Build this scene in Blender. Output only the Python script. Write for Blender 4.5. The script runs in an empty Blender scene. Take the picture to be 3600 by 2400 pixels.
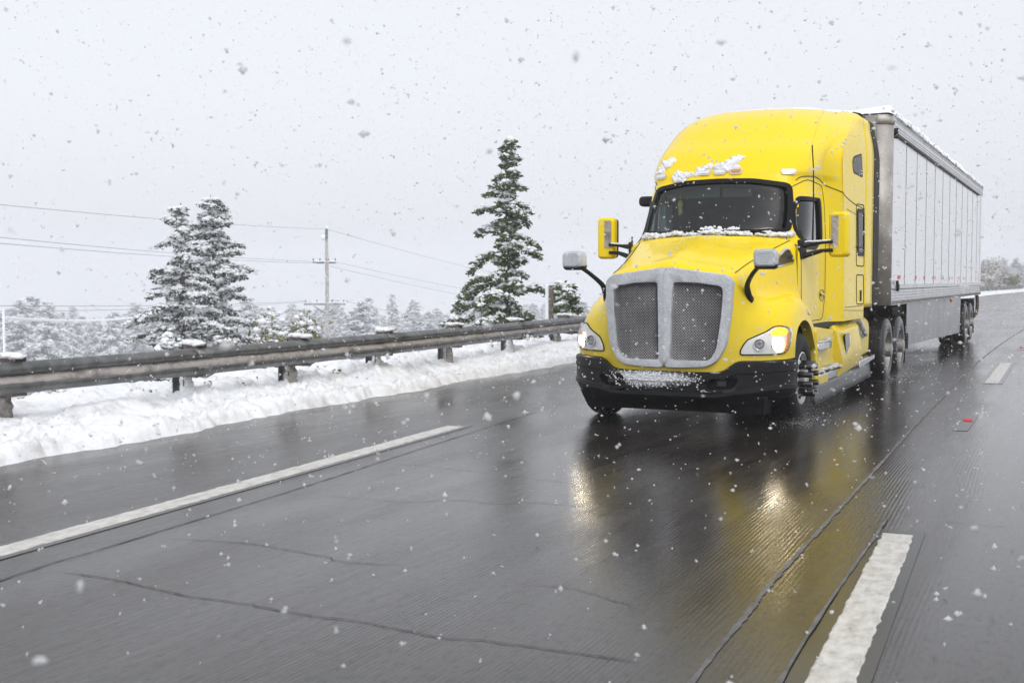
import bpy, math, random
import numpy as np
from mathutils import Vector, Matrix
from mathutils.bvhtree import BVHTree
random.seed(7); RNG = np.random.default_rng(7)
R = math.radians
SC = bpy.context.scene
COL = SC.collection

# ------------------------------------------------------------------ camera
CP = np.array([4.1188, -11.7835, 1.5866]); YAW = .4592; PIT = -.0519; FPX = 4145.3
cam = bpy.data.cameras.new('camera'); camo = bpy.data.objects.new('camera', cam); COL.objects.link(camo)
cam.sensor_width = 36; cam.lens = 36 * FPX / 3600; cam.clip_start = .05; cam.clip_end = 3000
camo.location = CP; camo.rotation_euler = (math.pi / 2 + PIT, 0, YAW)
cam.dof.use_dof = True; cam.dof.focus_distance = 14.0; cam.dof.aperture_fstop = 4.5
SC.camera = camo
# ------------------------------------------------------------------ sky, sun, exposure
W = bpy.data.worlds.new('World'); SC.world = W; W.use_nodes = True
nt = W.node_tree; nt.nodes.clear()
sky = nt.nodes.new('ShaderNodeTexSky'); sky.sky_type = 'NISHITA'; sky.sun_disc = False
sky.sun_elevation = R(48); sky.sun_rotation = R(136); sky.dust_density = 6; sky.air_density = 1.0
hs = nt.nodes.new('ShaderNodeHueSaturation'); hs.inputs['Saturation'].default_value = .2
b1 = nt.nodes.new('ShaderNodeBackground'); b1.inputs['Strength'].default_value = .05
b2 = nt.nodes.new('ShaderNodeBackground'); b2.inputs['Color'].default_value = (.825, .85, .908, 1); b2.inputs['Strength'].default_value = .875
ad = nt.nodes.new('ShaderNodeAddShader'); wo = nt.nodes.new('ShaderNodeOutputWorld')
nt.links.new(sky.outputs[0], hs.inputs['Color']); nt.links.new(hs.outputs[0], b1.inputs['Color'])
nt.links.new(b1.outputs[0], ad.inputs[0]); nt.links.new(b2.outputs[0], ad.inputs[1]); nt.links.new(ad.outputs[0], wo.inputs['Surface'])
sl = bpy.data.lights.new('sun', 'SUN'); sl.energy = .75; sl.angle = R(25); sl.color = (1, .97, .93)
so = bpy.data.objects.new('sun', sl); COL.objects.link(so)
so.rotation_euler = Vector((-.6, .62, -.85)).to_track_quat('-Z', 'Y').to_euler()
SC.view_settings.view_transform = 'Standard'; SC.view_settings.look = 'None'
SC.view_settings.exposure = 0.0; SC.view_settings.gamma = 1
SC.render.engine = 'CYCLES'
cy = SC.cycles; cy.use_denoising = True; cy.max_bounces = 10; cy.diffuse_bounces = 3; cy.glossy_bounces = 3
cy.transmission_bounces = 7; cy.transparent_max_bounces = 16; cy.volume_bounces = 2; cy.sample_clamp_indirect = 4
cy.sample_clamp_direct = 0; cy.caustics_reflective = False; cy.caustics_refractive = False

# pixel -> world helpers (photograph pixels, 3600 x 2400); distance always comes from a plane the thing touches
_fw = np.array([-math.sin(YAW) * math.cos(PIT), math.cos(YAW) * math.cos(PIT), math.sin(PIT)])
_rt = np.array([math.cos(YAW), math.sin(YAW), 0]); _up = np.cross(_rt, _fw)
def ray(u, v): return _fw + _rt * (u - 1800) / FPX + _up * (1200 - v) / FPX
def onX(u, v, x): d = ray(u, v); return CP + d * (x - CP[0]) / d[0]
def onY(u, v, y): d = ray(u, v); return CP + d * (y - CP[1]) / d[1]
def onZ(u, v, z=0.): d = ray(u, v); return CP + d * (z - CP[2]) / d[2]
def atD(u, v, dist): d = ray(u, v); return CP + d * dist / math.hypot(d[0], d[1])

# ------------------------------------------------------------------ materials
class NB:
    def __init__(s, name):
        s.m = bpy.data.materials.new(name); s.m.use_nodes = True; s.t = s.m.node_tree; s.t.nodes.clear()
        s.out = s.t.nodes.new('ShaderNodeOutputMaterial')
    def n(s, t, **k):
        nd = s.t.nodes.new(t)
        for a, b in k.items():
            if a.startswith('i_'):
                key = a[2:].replace('_', ' ')
                nd.inputs[int(key) if key.isdigit() else key].default_value = b
            else: setattr(nd, a, b)
        return nd
    def l(s, a, b): s.t.links.new(a, b)
    def noise(s, scale, detail=3, vec=None, rough=.5, dist=0):
        nd = s.n('ShaderNodeTexNoise', i_Scale=scale, i_Detail=detail, i_Roughness=rough, i_Distortion=dist)
        if vec is not None: s.l(vec, nd.inputs['Vector'])
        return nd.outputs['Fac']
    def ramp(s, fac, stops):
        nd = s.n('ShaderNodeValToRGB'); cr = nd.color_ramp
        while len(cr.elements) < len(stops): cr.elements.new(.5)
        for e, (p, c) in zip(cr.elements, stops):
            e.position = p; e.color = c if len(c) == 4 else (*c, 1)
        s.l(fac, nd.inputs[0]); return nd.outputs['Color']
    def math(s, op, a, b=None, clamp=False):
        nd = s.n('ShaderNodeMath', operation=op, use_clamp=clamp)
        for i, x in enumerate((a, b)):
            if x is None: continue
            if isinstance(x, (int, float)): nd.inputs[i].default_value = x
            else: s.l(x, nd.inputs[i])
        return nd.outputs[0]
    def mix(s, fac, a, b):
        nd = s.n('ShaderNodeMix', data_type='RGBA')
        for sock, x in ((nd.inputs[0], fac), (nd.inputs[6], a), (nd.inputs[7], b)):
            if hasattr(x, 'links') or hasattr(x, 'is_linked'): s.l(x, sock)
            else: sock.default_value = x if not isinstance(x, tuple) or len(x) == 4 else (*x, 1)
        return nd.outputs[2]
    def coord(s, which='Object'): return s.n('ShaderNodeTexCoord').outputs[which]
    def pos(s): return s.n('ShaderNodeNewGeometry').outputs['Position']
    def sep(s, v): nd = s.n('ShaderNodeSeparateXYZ'); s.l(v, nd.inputs[0]); return nd.outputs
    def scaled(s, v, sc):
        nd = s.n('ShaderNodeMapping'); nd.inputs['Scale'].default_value = sc; s.l(v, nd.inputs['Vector']); return nd.outputs[0]
    def bump(s, h, strength, dist=.01, normal=None):
        nd = s.n('ShaderNodeBump', i_Strength=strength, i_Distance=dist); s.l(h, nd.inputs['Height'])
        if normal is not None: s.l(normal, nd.inputs['Normal'])
        return nd.outputs[0]
    def bsdf(s, **k):
        p = s.n('ShaderNodeBsdfPrincipled')
        for a, b in k.items():
            sock = p.inputs[a.replace('_', ' ')]
            if hasattr(b, 'is_linked'): s.l(b, sock)
            else: sock.default_value = (*b, 1) if isinstance(b, tuple) and len(b) == 3 and sock.type == 'RGBA' else b
        s.l(p.outputs[0], s.out.inputs['Surface']); return p

M = {}
def simple(name, col, rough=.5, metal=0., var=.0, vscale=6., bump=0., bscale=60., coat=0., spec=.5, grime=None, gamt=.5):
    b = NB(name); c = (*col, 1)
    v = b.coord()
    if var:
        f = b.noise(vscale, 4, v); lo = tuple(x * (1 - var) for x in col); hi = tuple(min(1, x * (1 + var)) for x in col)
        c = b.ramp(f, [(.3, lo), (.7, hi)])
    if grime:
        g = b.ramp(b.noise(2.3, 6, v, .65), [(.45, (0, 0, 0)), (.75, (gamt,) * 3)])
        c = b.mix(g, c, grime)
    k = dict(Base_Color=c, Roughness=rough, Metallic=metal, Coat_Weight=coat, Coat_Roughness=.08, Specular_IOR_Level=spec)
    if bump: k['Normal'] = b.bump(b.noise(bscale, 3, v), bump, .01)
    b.bsdf(**k); M[name] = b.m; return b.m

def yellow_paint():
    b = NB('yellow_paint'); v = b.coord()
    x, y, z = b.sep(b.pos())
    # road film sprayed up along the lower flanks
    low = b.math('MULTIPLY', b.math('SUBTRACT', 1.62, z, True), b.noise(5, 6, b.scaled(v, (1, 1, .35)), .7), True)
    film = b.ramp(low, [(.15, (0, 0, 0)), (.75, (.62,) * 3)])
    c = b.mix(film, (.90, .665, .001, 1), (.42, .36, .15, 1))
    dots = b.n('ShaderNodeTexVoronoi', i_Scale=85.); b.l(v, dots.inputs['Vector'])
    drop = b.ramp(dots.outputs['Distance'], [(.12, (1,) * 3), (.32, (0,) * 3)])
    sparse = b.ramp(b.noise(9, 3, v), [(.5, (0,) * 3), (.62, (1,) * 3)])
    h = b.math('MULTIPLY', drop, sparse)
    nrm = b.bump(h, .12, .004)
    rg = b.ramp(b.noise(7, 4, v), [(.3, (.26,) * 3), (.7, (.42,) * 3)])
    b.bsdf(Base_Color=c, Roughness=rg, Coat_Weight=.28, Coat_Roughness=.08, Normal=nrm, Specular_IOR_Level=.2)
    M['yellow'] = b.m
yellow_paint()
simple('black_plastic', (.010, .010, .011), .45, spec=.22, bump=.25, bscale=220, var=.3, grime=(.05, .048, .045), gamt=.3)
simple('black_gloss', (.012, .012, .013), .18, coat=.6)
simple('rubber', (.014, .014, .015), .62, spec=.2, var=.35, vscale=14, bump=.15, bscale=40, grime=(.06, .058, .055), gamt=.4)
simple('rubber_wet', (.02, .02, .023), .28, var=.35, vscale=9)
simple('alloy', (.72, .71, .70), .36, .4, var=.12, grime=(.42, .40, .38), gamt=.5)
simple('alloy_dull', (.40, .385, .37), .5, .5, var=.2, grime=(.22, .205, .19), gamt=.7)
simple('chrome', (.66, .67, .69), .16, 1., var=.08)
simple('dark_metal', (.03, .03, .033), .5, .4, var=.4, grime=(.1, .095, .09), gamt=.4)
simple('mesh_wire', (.34, .34, .35), .4, .5, var=.2)
simple('seam_grey', (.19, .19, .20), .5)
simple('roof_joint', (.55, .39, .01), .6)
simple('seam', (.02, .018, .012), .7)
simple('gasket', (.006, .006, .007), .5, spec=.15)
simple('white_panel', (.66, .67, .68), .3, coat=.7, var=.05, vscale=3, grime=(.55, .54, .52), gamt=.35)
simple('aluminium', (.60, .605, .61), .36, .75, var=.12, vscale=5, grime=(.34, .33, .31), gamt=.55)
simple('alu_grimy', (.42, .395, .365), .45, .25, var=.25, vscale=4, grime=(.24, .215, .19), gamt=.7)
simple('skirt_alu', (.30, .305, .32), .36, .7, var=.18, vscale=1.6, grime=(.22, .22, .225), gamt=.5)
simple('galvanised', (.155, .16, .16), .42, .55, var=.35, vscale=7, grime=(.07, .068, .062), gamt=.8)
simple('weathered_wood', (.13, .105, .085), .8, var=.4, vscale=12, bump=.5, bscale=50)
simple('pole_wood', (.36, .355, .35), .8, var=.35, vscale=4)
simple('bark', (.07, .055, .045), .9, var=.4, vscale=8, bump=.6, bscale=20)
simple('porcelain', (.12, .15, .16), .3, var=.2)
simple('wire', (.38, .39, .41), .6)
simple('interior', (.075, .08, .085), .8, var=.2)
simple('seat_cloth', (.05, .05, .055), .9, var=.25)
simple('visor', (.22, .27, .28), .8)
simple('window_light', (.42, .50, .48), .8)  # pale tone standing in for light from the passenger window
simple('red_tape', (.55, .05, .07), .4)
simple('red_lens', (.45, .03, .03), .2, coat=1)
simple('amber_dull', (.6, .2, .03), .25, coat=1)
simple('rust', (.09, .05, .035), .8, var=.4)

def snow_mat(name, dirt=0., base=(.86, .875, .90), dcol=(.30, .26, .22)):
    b = NB(name); v = b.pos()
    f = b.noise(28, 5, v, .65); g = b.noise(4.5, 5, v, .6); c = (*base, 1)
    if dirt:
        d = b.ramp(b.noise(3.2, 7, v, .72), [(.5, (0,) * 3), (.74, (dirt,) * 3)])
        c = b.mix(d, (*base, 1), (*dcol, 1))
    h = b.math('ADD', b.math('MULTIPLY', f, .5), g)
    b.bsdf(Base_Color=c, Roughness=.75, Normal=b.bump(h, .55, .03), Subsurface_Weight=.15, Subsurface_Radius=(.03, .03, .035), Specular_IOR_Level=.25)
    M[name] = b.m
def tread_mat():
    b = NB('tread'); v = b.pos(); wv = b.n('ShaderNodeTexVoronoi', i_Scale=24.); b.l(b.scaled(v, (1, 1, .6)), wv.inputs['Vector'])
    b.bsdf(Base_Color=(.30, .29, .275), Metallic=.6, Roughness=.4, Normal=b.bump(wv.outputs['Distance'], .8, .01)); M['tread'] = b.m
tread_mat()
snow_mat('snow'); snow_mat('snow_berm', .62, dcol=(.36, .31, .26)); snow_mat('snow_slush', .95, (.42, .39, .37), (.10, .088, .08))
snow_mat('snow_step', .75, (.60, .58, .55), (.24, .21, .18))

def frost_alloy():     # polished grille surround rimed with frozen spray
    b = NB('frosted_alloy'); v = b.coord()
    f = b.noise(42, 6, v, .75); big = b.noise(5, 4, v)
    mask = b.ramp(b.math('ADD', b.math('MULTIPLY', f, .7), b.math('MULTIPLY', big, .5)), [(.42, (.25,) * 3), (.72, (.95,) * 3)])
    a = b.bsdf(Base_Color=b.mix(mask, (.34, .35, .37, 1), (.64, .66, .70, 1)), Metallic=b.math('SUBTRACT', .85, mask, True),
               Roughness=b.math('ADD', .25, b.math('MULTIPLY', mask, .4)), Normal=b.bump(f, .7, .012))
    M['frosted_alloy'] = b.m
frost_alloy()

def bumper_mat():       # black plastic with packed snow spattered over the middle
    b = NB('bumper_plastic'); v = b.pos(); x, y, z = b.sep(v)
    cx_ = b.math('SUBTRACT', 1.0, b.math('DIVIDE', b.math('ABSOLUTE', b.math('ADD', x, .18)), .82), True)
    cz_ = b.math('SUBTRACT', 1.0, b.math('DIVIDE', b.math('ABSOLUTE', b.math('SUBTRACT', z, .535)), .15), True)
    m0 = b.math('MULTIPLY', b.math('POWER', cx_, .5), b.math('POWER', cz_, .6))
    f = b.noise(62, 5, v, .7); g = b.noise(11, 4, v, .6)
    m = b.math('MULTIPLY', m0, b.math('ADD', b.math('MULTIPLY', f, .9), b.math('MULTIPLY', g, .5)))
    mask = b.ramp(m, [(.36, (0,) * 3), (.58, (.9,) * 3)])
    h = b.math('ADD', b.math('MULTIPLY', mask, 1.), b.math('MULTIPLY', b.noise(260, 2, v), .15))
    grime = b.ramp(b.noise(2.6, 6, v, .65), [(.45, (.008, .008, .009)), (.75, (.02, .02, .02))])
    b.bsdf(Base_Color=b.mix(mask, grime, (.74, .76, .80, 1)), Specular_IOR_Level=.2, Roughness=b.math('ADD', .42, b.math('MULTIPLY', mask, .35)), Normal=b.bump(h, .5, .012))
    M['bumper'] = b.m
bumper_mat()

def road_mat():
    b = NB('wet_concrete'); v = b.pos(); x, y, z = b.sep(v)
    # longitudinal tining grooves about 4 cm apart, worn in patches, thin water film over them
    wob = b.math('MULTIPLY', b.math('SUBTRACT', b.noise(.5, 2, b.scaled(v, (1, .3, 1))), .5), .12)
    u = b.math('ADD', b.math('ADD', x, b.math('MULTIPLY', y, .034)), wob)
    gro = b.math('SINE', b.math('MULTIPLY', u, 2 * math.pi / .027))
    wear = b.ramp(b.noise(.8, 5, b.scaled(v, (1.4, .25, 1)), .6), [(.38, (.15,) * 3), (.62, (1,) * 3)])
    grain = b.noise(150, 3, v); mid = b.noise(16, 4, b.scaled(v, (1, .6, 1)), .6); low = b.noise(1.1, 4, b.scaled(v, (1.2, .35, 1)))
    wet = b.math('ADD', b.noise(.55, 5, b.scaled(v, (1.3, .28, 1)), .62), b.math('MULTIPLY', b.math('SUBTRACT', x, 2.8, True), .42))
    wet = b.math('SUBTRACT', wet, b.math('MULTIPLY', b.math('SUBTRACT', -1.6, x, True), .05))
    film = b.ramp(wet, [(.33, (0,) * 3), (.57, (1,) * 3)])   # deeper water
    h = b.math('ADD', b.math('MULTIPLY', gro, b.math('MULTIPLY', wear, .52)), b.math('MULTIPLY', grain, .75))
    h = b.math('ADD', h, b.math('MULTIPLY', mid, 1.5))
    sk2 = b.noise(9, 5, b.scaled(v, (1.6, .16, 1)), .65); h = b.math('ADD', h, b.math('MULTIPLY', sk2, 4.2))
    dry = b.math('SUBTRACT', 1.12, b.math('MULTIPLY', film, .80))
    calm = b.math('SUBTRACT', 1.0, b.math('MULTIPLY', b.math('DIVIDE', b.math('SUBTRACT', x, 2.95, True), .8), .82), True)      # undisturbed water lying on the outer lane
    dry = b.math('MULTIPLY', dry, calm)
    h = b.math('MULTIPLY', h, dry)
    nrm = b.bump(h, .36, .0036)
    streak = b.noise(2.2, 5, b.scaled(v, (3.0, .12, 1)), .6)
    base = b.ramp(streak, [(.3, (.018, .013, .011)), (.55, (.030, .024, .021)), (.8, (.050, .043, .039))])
    spot = b.ramp(b.noise(52, 5, b.scaled(v, (1, .55, 1)), .75), [(.56, (0,) * 3), (.70, (.8,) * 3)])
    base = b.mix(spot, base, (.016, .014, .013, 1))
    base = b.mix(b.math('MULTIPLY', b.math('MULTIPLY', b.math('SUBTRACT', .2, gro, True), wear), .6), base, (.012, .011, .010, 1))
    rough = b.math('ADD', b.math('ADD', .01, b.math('MULTIPLY', b.math('ADD', streak, sk2), .10)), b.math('MULTIPLY', dry, .13))
    pit_ = b.ramp(b.noise(34, 6, b.scaled(v, (1, .4, 1)), .8), [(.50, (.58,) * 3), (.66, (.14,) * 3)])
    p = b.bsdf(Base_Color=base, Roughness=rough, Normal=nrm, IOR=1.5, Specular_IOR_Level=pit_)
    M['road'] = b.m
road_mat()
def paint_mat():
    b = NB('road_paint'); v = b.pos()
    f = b.noise(16, 6, b.scaled(v, (1, .5, 1)), .72)
    c = b.ramp(f, [(.26, (.14, .13, .12)), (.40, (.46, .44, .40)), (.62, (.66, .645, .60))])
    b.bsdf(Base_Color=c, Roughness=.3, Normal=b.bump(b.noise(90, 3, v), .5, .004), IOR=1.33); M['road_paint'] = b.m
paint_mat()
simple('joint_seal', (.10, .098, .098), .45, var=.5, vscale=9, bump=.5, bscale=60)
simple('crack', (.016, .014, .013), .6)
simple('puddle_dark', (.022, .021, .02), .2)

def leaf_mat(name, c1, c2, c3):
    b = NB(name); oi = b.noise(3.0, 4, b.pos(), .6); f = b.noise(40, 2, b.pos())
    c = b.ramp(b.math('ADD', b.math('MULTIPLY', oi, .6), b.math('MULTIPLY', f, .4)), [(.35, c1), (.5, c2), (.65, c3)])
    b.bsdf(Base_Color=c, Roughness=.55, Specular_IOR_Level=.3); M[name] = b.m
leaf_mat('needles', (.030, .052, .012), (.064, .098, .024), (.105, .142, .042))
leaf_mat('needles_dark', (.030, .044, .024), (.050, .068, .036), (.080, .098, .056))
leaf_mat('needles_frost_haze', (.54, .555, .57), (.68, .695, .71), (.82, .835, .85))  # frosted needles, lightened further to put distance haze into the colour
simple('bark_frost_haze', (.56, .57, .58), .9, var=.2)  # frosted bark of the far firs, paled to carry haze as well
leaf_mat('salal', (.09, .11, .015), (.20, .19, .025), (.28, .24, .04))
leaf_mat('brush_leaf', (.11, .10, .03), (.18, .16, .06), (.24, .20, .09))
leaf_mat('amber_leaf', (.30, .25, .19), (.46, .43, .39), (.62, .61, .60))  # amber lightened toward grey, haze fade painted into the far bushes

def glass(name, tint, rough=.02, refl=1.0):
    b = NB(name)
    tr = b.n('ShaderNodeBsdfTransparent'); tr.inputs[0].default_value = (*tint, 1)
    gl = b.n('ShaderNodeBsdfGlossy'); gl.inputs['Roughness'].default_value = rough; gl.inputs[0].default_value = (1, 1, 1, 1)
    fr = b.n('ShaderNodeLayerWeight', i_Blend=.5)
    # Schlick reflectance from the facing angle: the same from both sides
    ml = b.math('MULTIPLY', b.math('ADD', b.math('MULTIPLY', b.math('POWER', fr.outputs['Facing'], 5.), .95), .045), refl, True)
    mx = b.n('ShaderNodeMixShader'); b.l(ml, mx.inputs[0]); b.l(tr.outputs[0], mx.inputs[1]); b.l(gl.outputs[0], mx.inputs[2])
    b.l(mx.outputs[0], b.out.inputs['Surface']); M[name] = b.m
glass('windshield_glass', (.52, .58, .58)); glass('side_glass', (.22, .25, .27), refl=1.3); glass('lens_glass', (.93, .93, .92), refl=1.0); glass('dark_glass', (.05, .055, .06), refl=.55)
def emit(name, col, s):
    b = NB(name); e = b.n('ShaderNodeEmission'); e.inputs[0].default_value = (*col, 1); e.inputs[1].default_value = s
    b.l(e.outputs[0], b.out.inputs['Surface']); M[name] = b.m
emit('headlamp_beam', (1, .86, .62), 60); emit('turn_lamp', (1, .42, .03), 3.0); emit('marker_glow', (1, .62, .35), 1.2); emit('clearance_glow', (1, .30, .04), 4.0)
simple('reflector', (.80, .80, .80), .35, .35)
simple('projector_lens', (.24, .25, .26), .08, .3, coat=1)

# ------------------------------------------------------------------ mesh helpers
def catmull(P, nu, nv):
    P = np.asarray(P, float)
    def along(A, n):                         # interpolate along axis 0
        k = A.shape[0]; E = np.concatenate([2 * A[:1] - A[1:2], A, 2 * A[-1:] - A[-2:-1]])
        out = []
        for i in range(k - 1):
            p0, p1, p2, p3 = E[i], E[i + 1], E[i + 2], E[i + 3]
            for t in np.linspace(0, 1, n, endpoint=False):
                out.append(.5 * (2 * p1 + (p2 - p0) * t + (2 * p0 - 5 * p1 + 4 * p2 - p3) * t * t + (3 * p1 - p0 - 3 * p2 + p3) * t ** 3))
        out.append(A[-1]); return np.array(out)
    Q = along(P, nu)
    if nv: Q = np.swapaxes(along(np.swapaxes(Q, 0, 1), nv), 0, 1)
    return Q
def crv(pts, n=6): return catmull(np.asarray(pts, float), n, 0)
class B:
    def __init__(s): s.v = []; s.f = []
    def add(s, V, F):
        k = len(s.v); s.v += [tuple(map(float, p)) for p in V]; s.f += [tuple(i + k for i in f) for f in F]; return s
    def grid(s, G, flip=False, wrap=False):
        n, m = G.shape[:2]; F = []
        for i in range(n - 1):
            for j in range(m if wrap else m - 1):
                a, b, c, d = i * m + j, i * m + (j + 1) % m, (i + 1) * m + (j + 1) % m, (i + 1) * m + j
                F.append((a, d, c, b) if flip else (a, b, c, d))
        return s.add(G.reshape(-1, 3), F)
    def box(s, a, b):
        x0, y0, z0 = np.minimum(a, b); x1, y1, z1 = np.maximum(a, b)
        return s.add([(x0, y0, z0), (x1, y0, z0), (x1, y1, z0), (x0, y1, z0), (x0, y0, z1), (x1, y0, z1), (x1, y1, z1), (x0, y1, z1)],
                     [(3, 2, 1, 0), (4, 5, 6, 7), (0, 1, 5, 4), (1, 2, 6, 5), (2, 3, 7, 6), (3, 0, 4, 7)])
    def tube(s, pts, r, n=8, caps=True):
        pts = np.asarray(pts, float); k = len(pts); rs = np.broadcast_to(r, (k,)); V = []; up = np.array([0, 0, 1.])
        for i in range(k):
            d = pts[min(i + 1, k - 1)] - pts[max(i - 1, 0)]; d = d / (np.linalg.norm(d) + 1e-12)
            a = np.cross(d, up if abs(d[2]) < .9 else np.array([1., 0, 0])); a /= np.linalg.norm(a); b = np.cross(d, a)
            for t in range(n):
                q = 2 * math.pi * t / n; V.append(pts[i] + rs[i] * (math.cos(q) * a + math.sin(q) * b))
        F = [(i * n + j, i * n + (j + 1) % n, (i + 1) * n + (j + 1) % n, (i + 1) * n + j) for i in range(k - 1) for j in range(n)]
        if caps: F += [tuple(range(n))[::-1], tuple((k - 1) * n + j for j in range(n))]
        return s.add(V, F)
    def prism(s, poly, d):                   # poly (n,3) planar outline, d extrusion vector
        P = np.asarray(poly, float); n = len(P); d = np.asarray(d, float)
        return s.add(np.concatenate([P, P + d]), [tuple(range(n))[::-1], tuple(range(n, 2 * n))] + [(i, (i + 1) % n, (i + 1) % n + n, i + n) for i in range(n)])
    def lathe(s, prof, c, axis=0, n=40):      # prof (axial, radius) pairs, closed loop allowed
        c = np.asarray(c, float); m = len(prof); V = []
        for k in range(n):
            q = 2 * math.pi * k / n
            for a, r in prof:
                p = [0, 0, 0]; p[axis] = a; p[(axis + 1) % 3] = r * math.cos(q); p[(axis + 2) % 3] = r * math.sin(q); V.append(c + p)
        F = [(k * m + j, k * m + j + 1, ((k + 1) % n) * m + j + 1, ((k + 1) % n) * m + j) for k in range(n) for j in range(m - 1)]
        return s.add(V, F)
    def build(s, name, mat, parent=None, smooth=False, bevel=0., sharp=35, solid=0., subs=0):
        me = bpy.data.meshes.new(name); me.from_pydata(s.v, [], s.f); me.validate(); me.update()
        return mkobj(name, me, mat, parent, smooth, bevel, sharp, solid, subs)
def mkobj(name, me, mat, parent=None, smooth=False, bevel=0., sharp=35, solid=0., subs=0):
    me.materials.append(M[mat])
    if smooth or bevel:
        me.polygons.foreach_set('use_smooth', [True] * len(me.polygons)); me.set_sharp_from_angle(angle=R(sharp))
    o = bpy.data.objects.new(name, me); COL.objects.link(o)
    if parent is not None:
        o.parent = parent; q = parent; off = Vector((0, 0, 0))
        while q is not None: off -= q.location; q = q.parent
        o.location = off if parent.parent is None else (0, 0, 0)
    if bevel:
        md = o.modifiers.new('bevel', 'BEVEL'); md.width = bevel; md.segments = 2; md.limit_method = 'ANGLE'; md.angle_limit = R(40)
    if solid:
        md = o.modifiers.new('solid', 'SOLIDIFY'); md.thickness = solid; md.offset = -1
    if subs:
        md = o.modifiers.new('sub', 'SUBSURF'); md.levels = subs; md.render_levels = subs
    return o
def np_mesh(name, V, Fq):                    # fast path: V (n,3), Fq (m,k) equal-sized faces
    V = np.asarray(V, np.float32); Fq = np.asarray(Fq, np.int32); m, k = Fq.shape
    me = bpy.data.meshes.new(name); me.vertices.add(len(V)); me.vertices.foreach_set('co', V.ravel())
    me.loops.add(m * k); me.loops.foreach_set('vertex_index', Fq.ravel())
    me.polygons.add(m); me.polygons.foreach_set('loop_start', np.arange(0, m * k, k, dtype=np.int32))
    me.update(calc_edges=True); return me
def tag(o, label=None, cat=None, group=None, kind=None):
    for k, v in (('label', label), ('category', cat), ('group', group), ('kind', kind)):
        if v: o[k] = v
    return o
def empty(name, loc, label, cat, group=None):
    o = bpy.data.objects.new(name, None); COL.objects.link(o); o.location = loc; o.empty_display_size = .3
    return tag(o, label, cat, group)
def bvh(V, F): return BVHTree.FromPolygons([tuple(map(float, p)) for p in V], F)
def inpoly(x, y, P):
    P = np.asarray(P); c = np.zeros(np.shape(x), bool); j = len(P) - 1
    for i in range(len(P)):
        xi, yi = P[i]; xj, yj = P[j]
        cond = ((yi > y) != (yj > y)) & (x < (xj - xi) * (y - yi) / (yj - yi + 1e-15) + xi); c ^= cond; j = i
    return c
def rrect(x0, y0, x1, y1, r, n=5):
    P = []
    for cx, cy_, a in ((x1 - r, y1 - r, 0), (x0 + r, y1 - r, 90), (x0 + r, y0 + r, 180), (x1 - r, y0 + r, 270)):
        for k in range(n + 1): q = R(a + 90 * k / n); P.append((cx + r * math.cos(q), cy_ + r * math.sin(q)))
    return np.array(P)
def roundpoly(P, r, n=4):
    P = [np.array(p, float) for p in P]; out = []
    for i in range(len(P)):
        a, p, c = P[i - 1], P[i], P[(i + 1) % len(P)]
        da, dc = a - p, c - p; ra = min(r, .45 * np.linalg.norm(da)); rc = min(r, .45 * np.linalg.norm(dc))
        s, e = p + da / np.linalg.norm(da) * ra, p + dc / np.linalg.norm(dc) * rc
        for t in np.linspace(0, 1, n + 1): out.append((1 - t) ** 2 * s + 2 * t * (1 - t) * p + t * t * e)
    return np.array(out)
def offset_poly(P, d):                       # shrink (d>0) a closed CCW/CW outline toward its inside
    P = np.asarray(P, float); n = len(P); area = .5 * np.sum(P[:, 0] * np.roll(P[:, 1], -1) - np.roll(P[:, 0], -1) * P[:, 1])
    sgn = 1 if area > 0 else -1; T = np.roll(P, -1, 0) - np.roll(P, 1, 0); T /= np.linalg.norm(T, axis=1)[:, None] + 1e-12
    N = np.stack([-T[:, 1], T[:, 0]], 1) * sgn; return P + N * d
def resample(P, n):
    P = np.asarray(P, float); Q = np.vstack([P, P[:1]]); s = np.r_[0, np.cumsum(np.linalg.norm(np.diff(Q, axis=0), axis=1))]
    t = np.linspace(0, s[-1], n, endpoint=False); return np.stack([np.interp(t, s, Q[:, k]) for k in range(P.shape[1])], 1)
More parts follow.
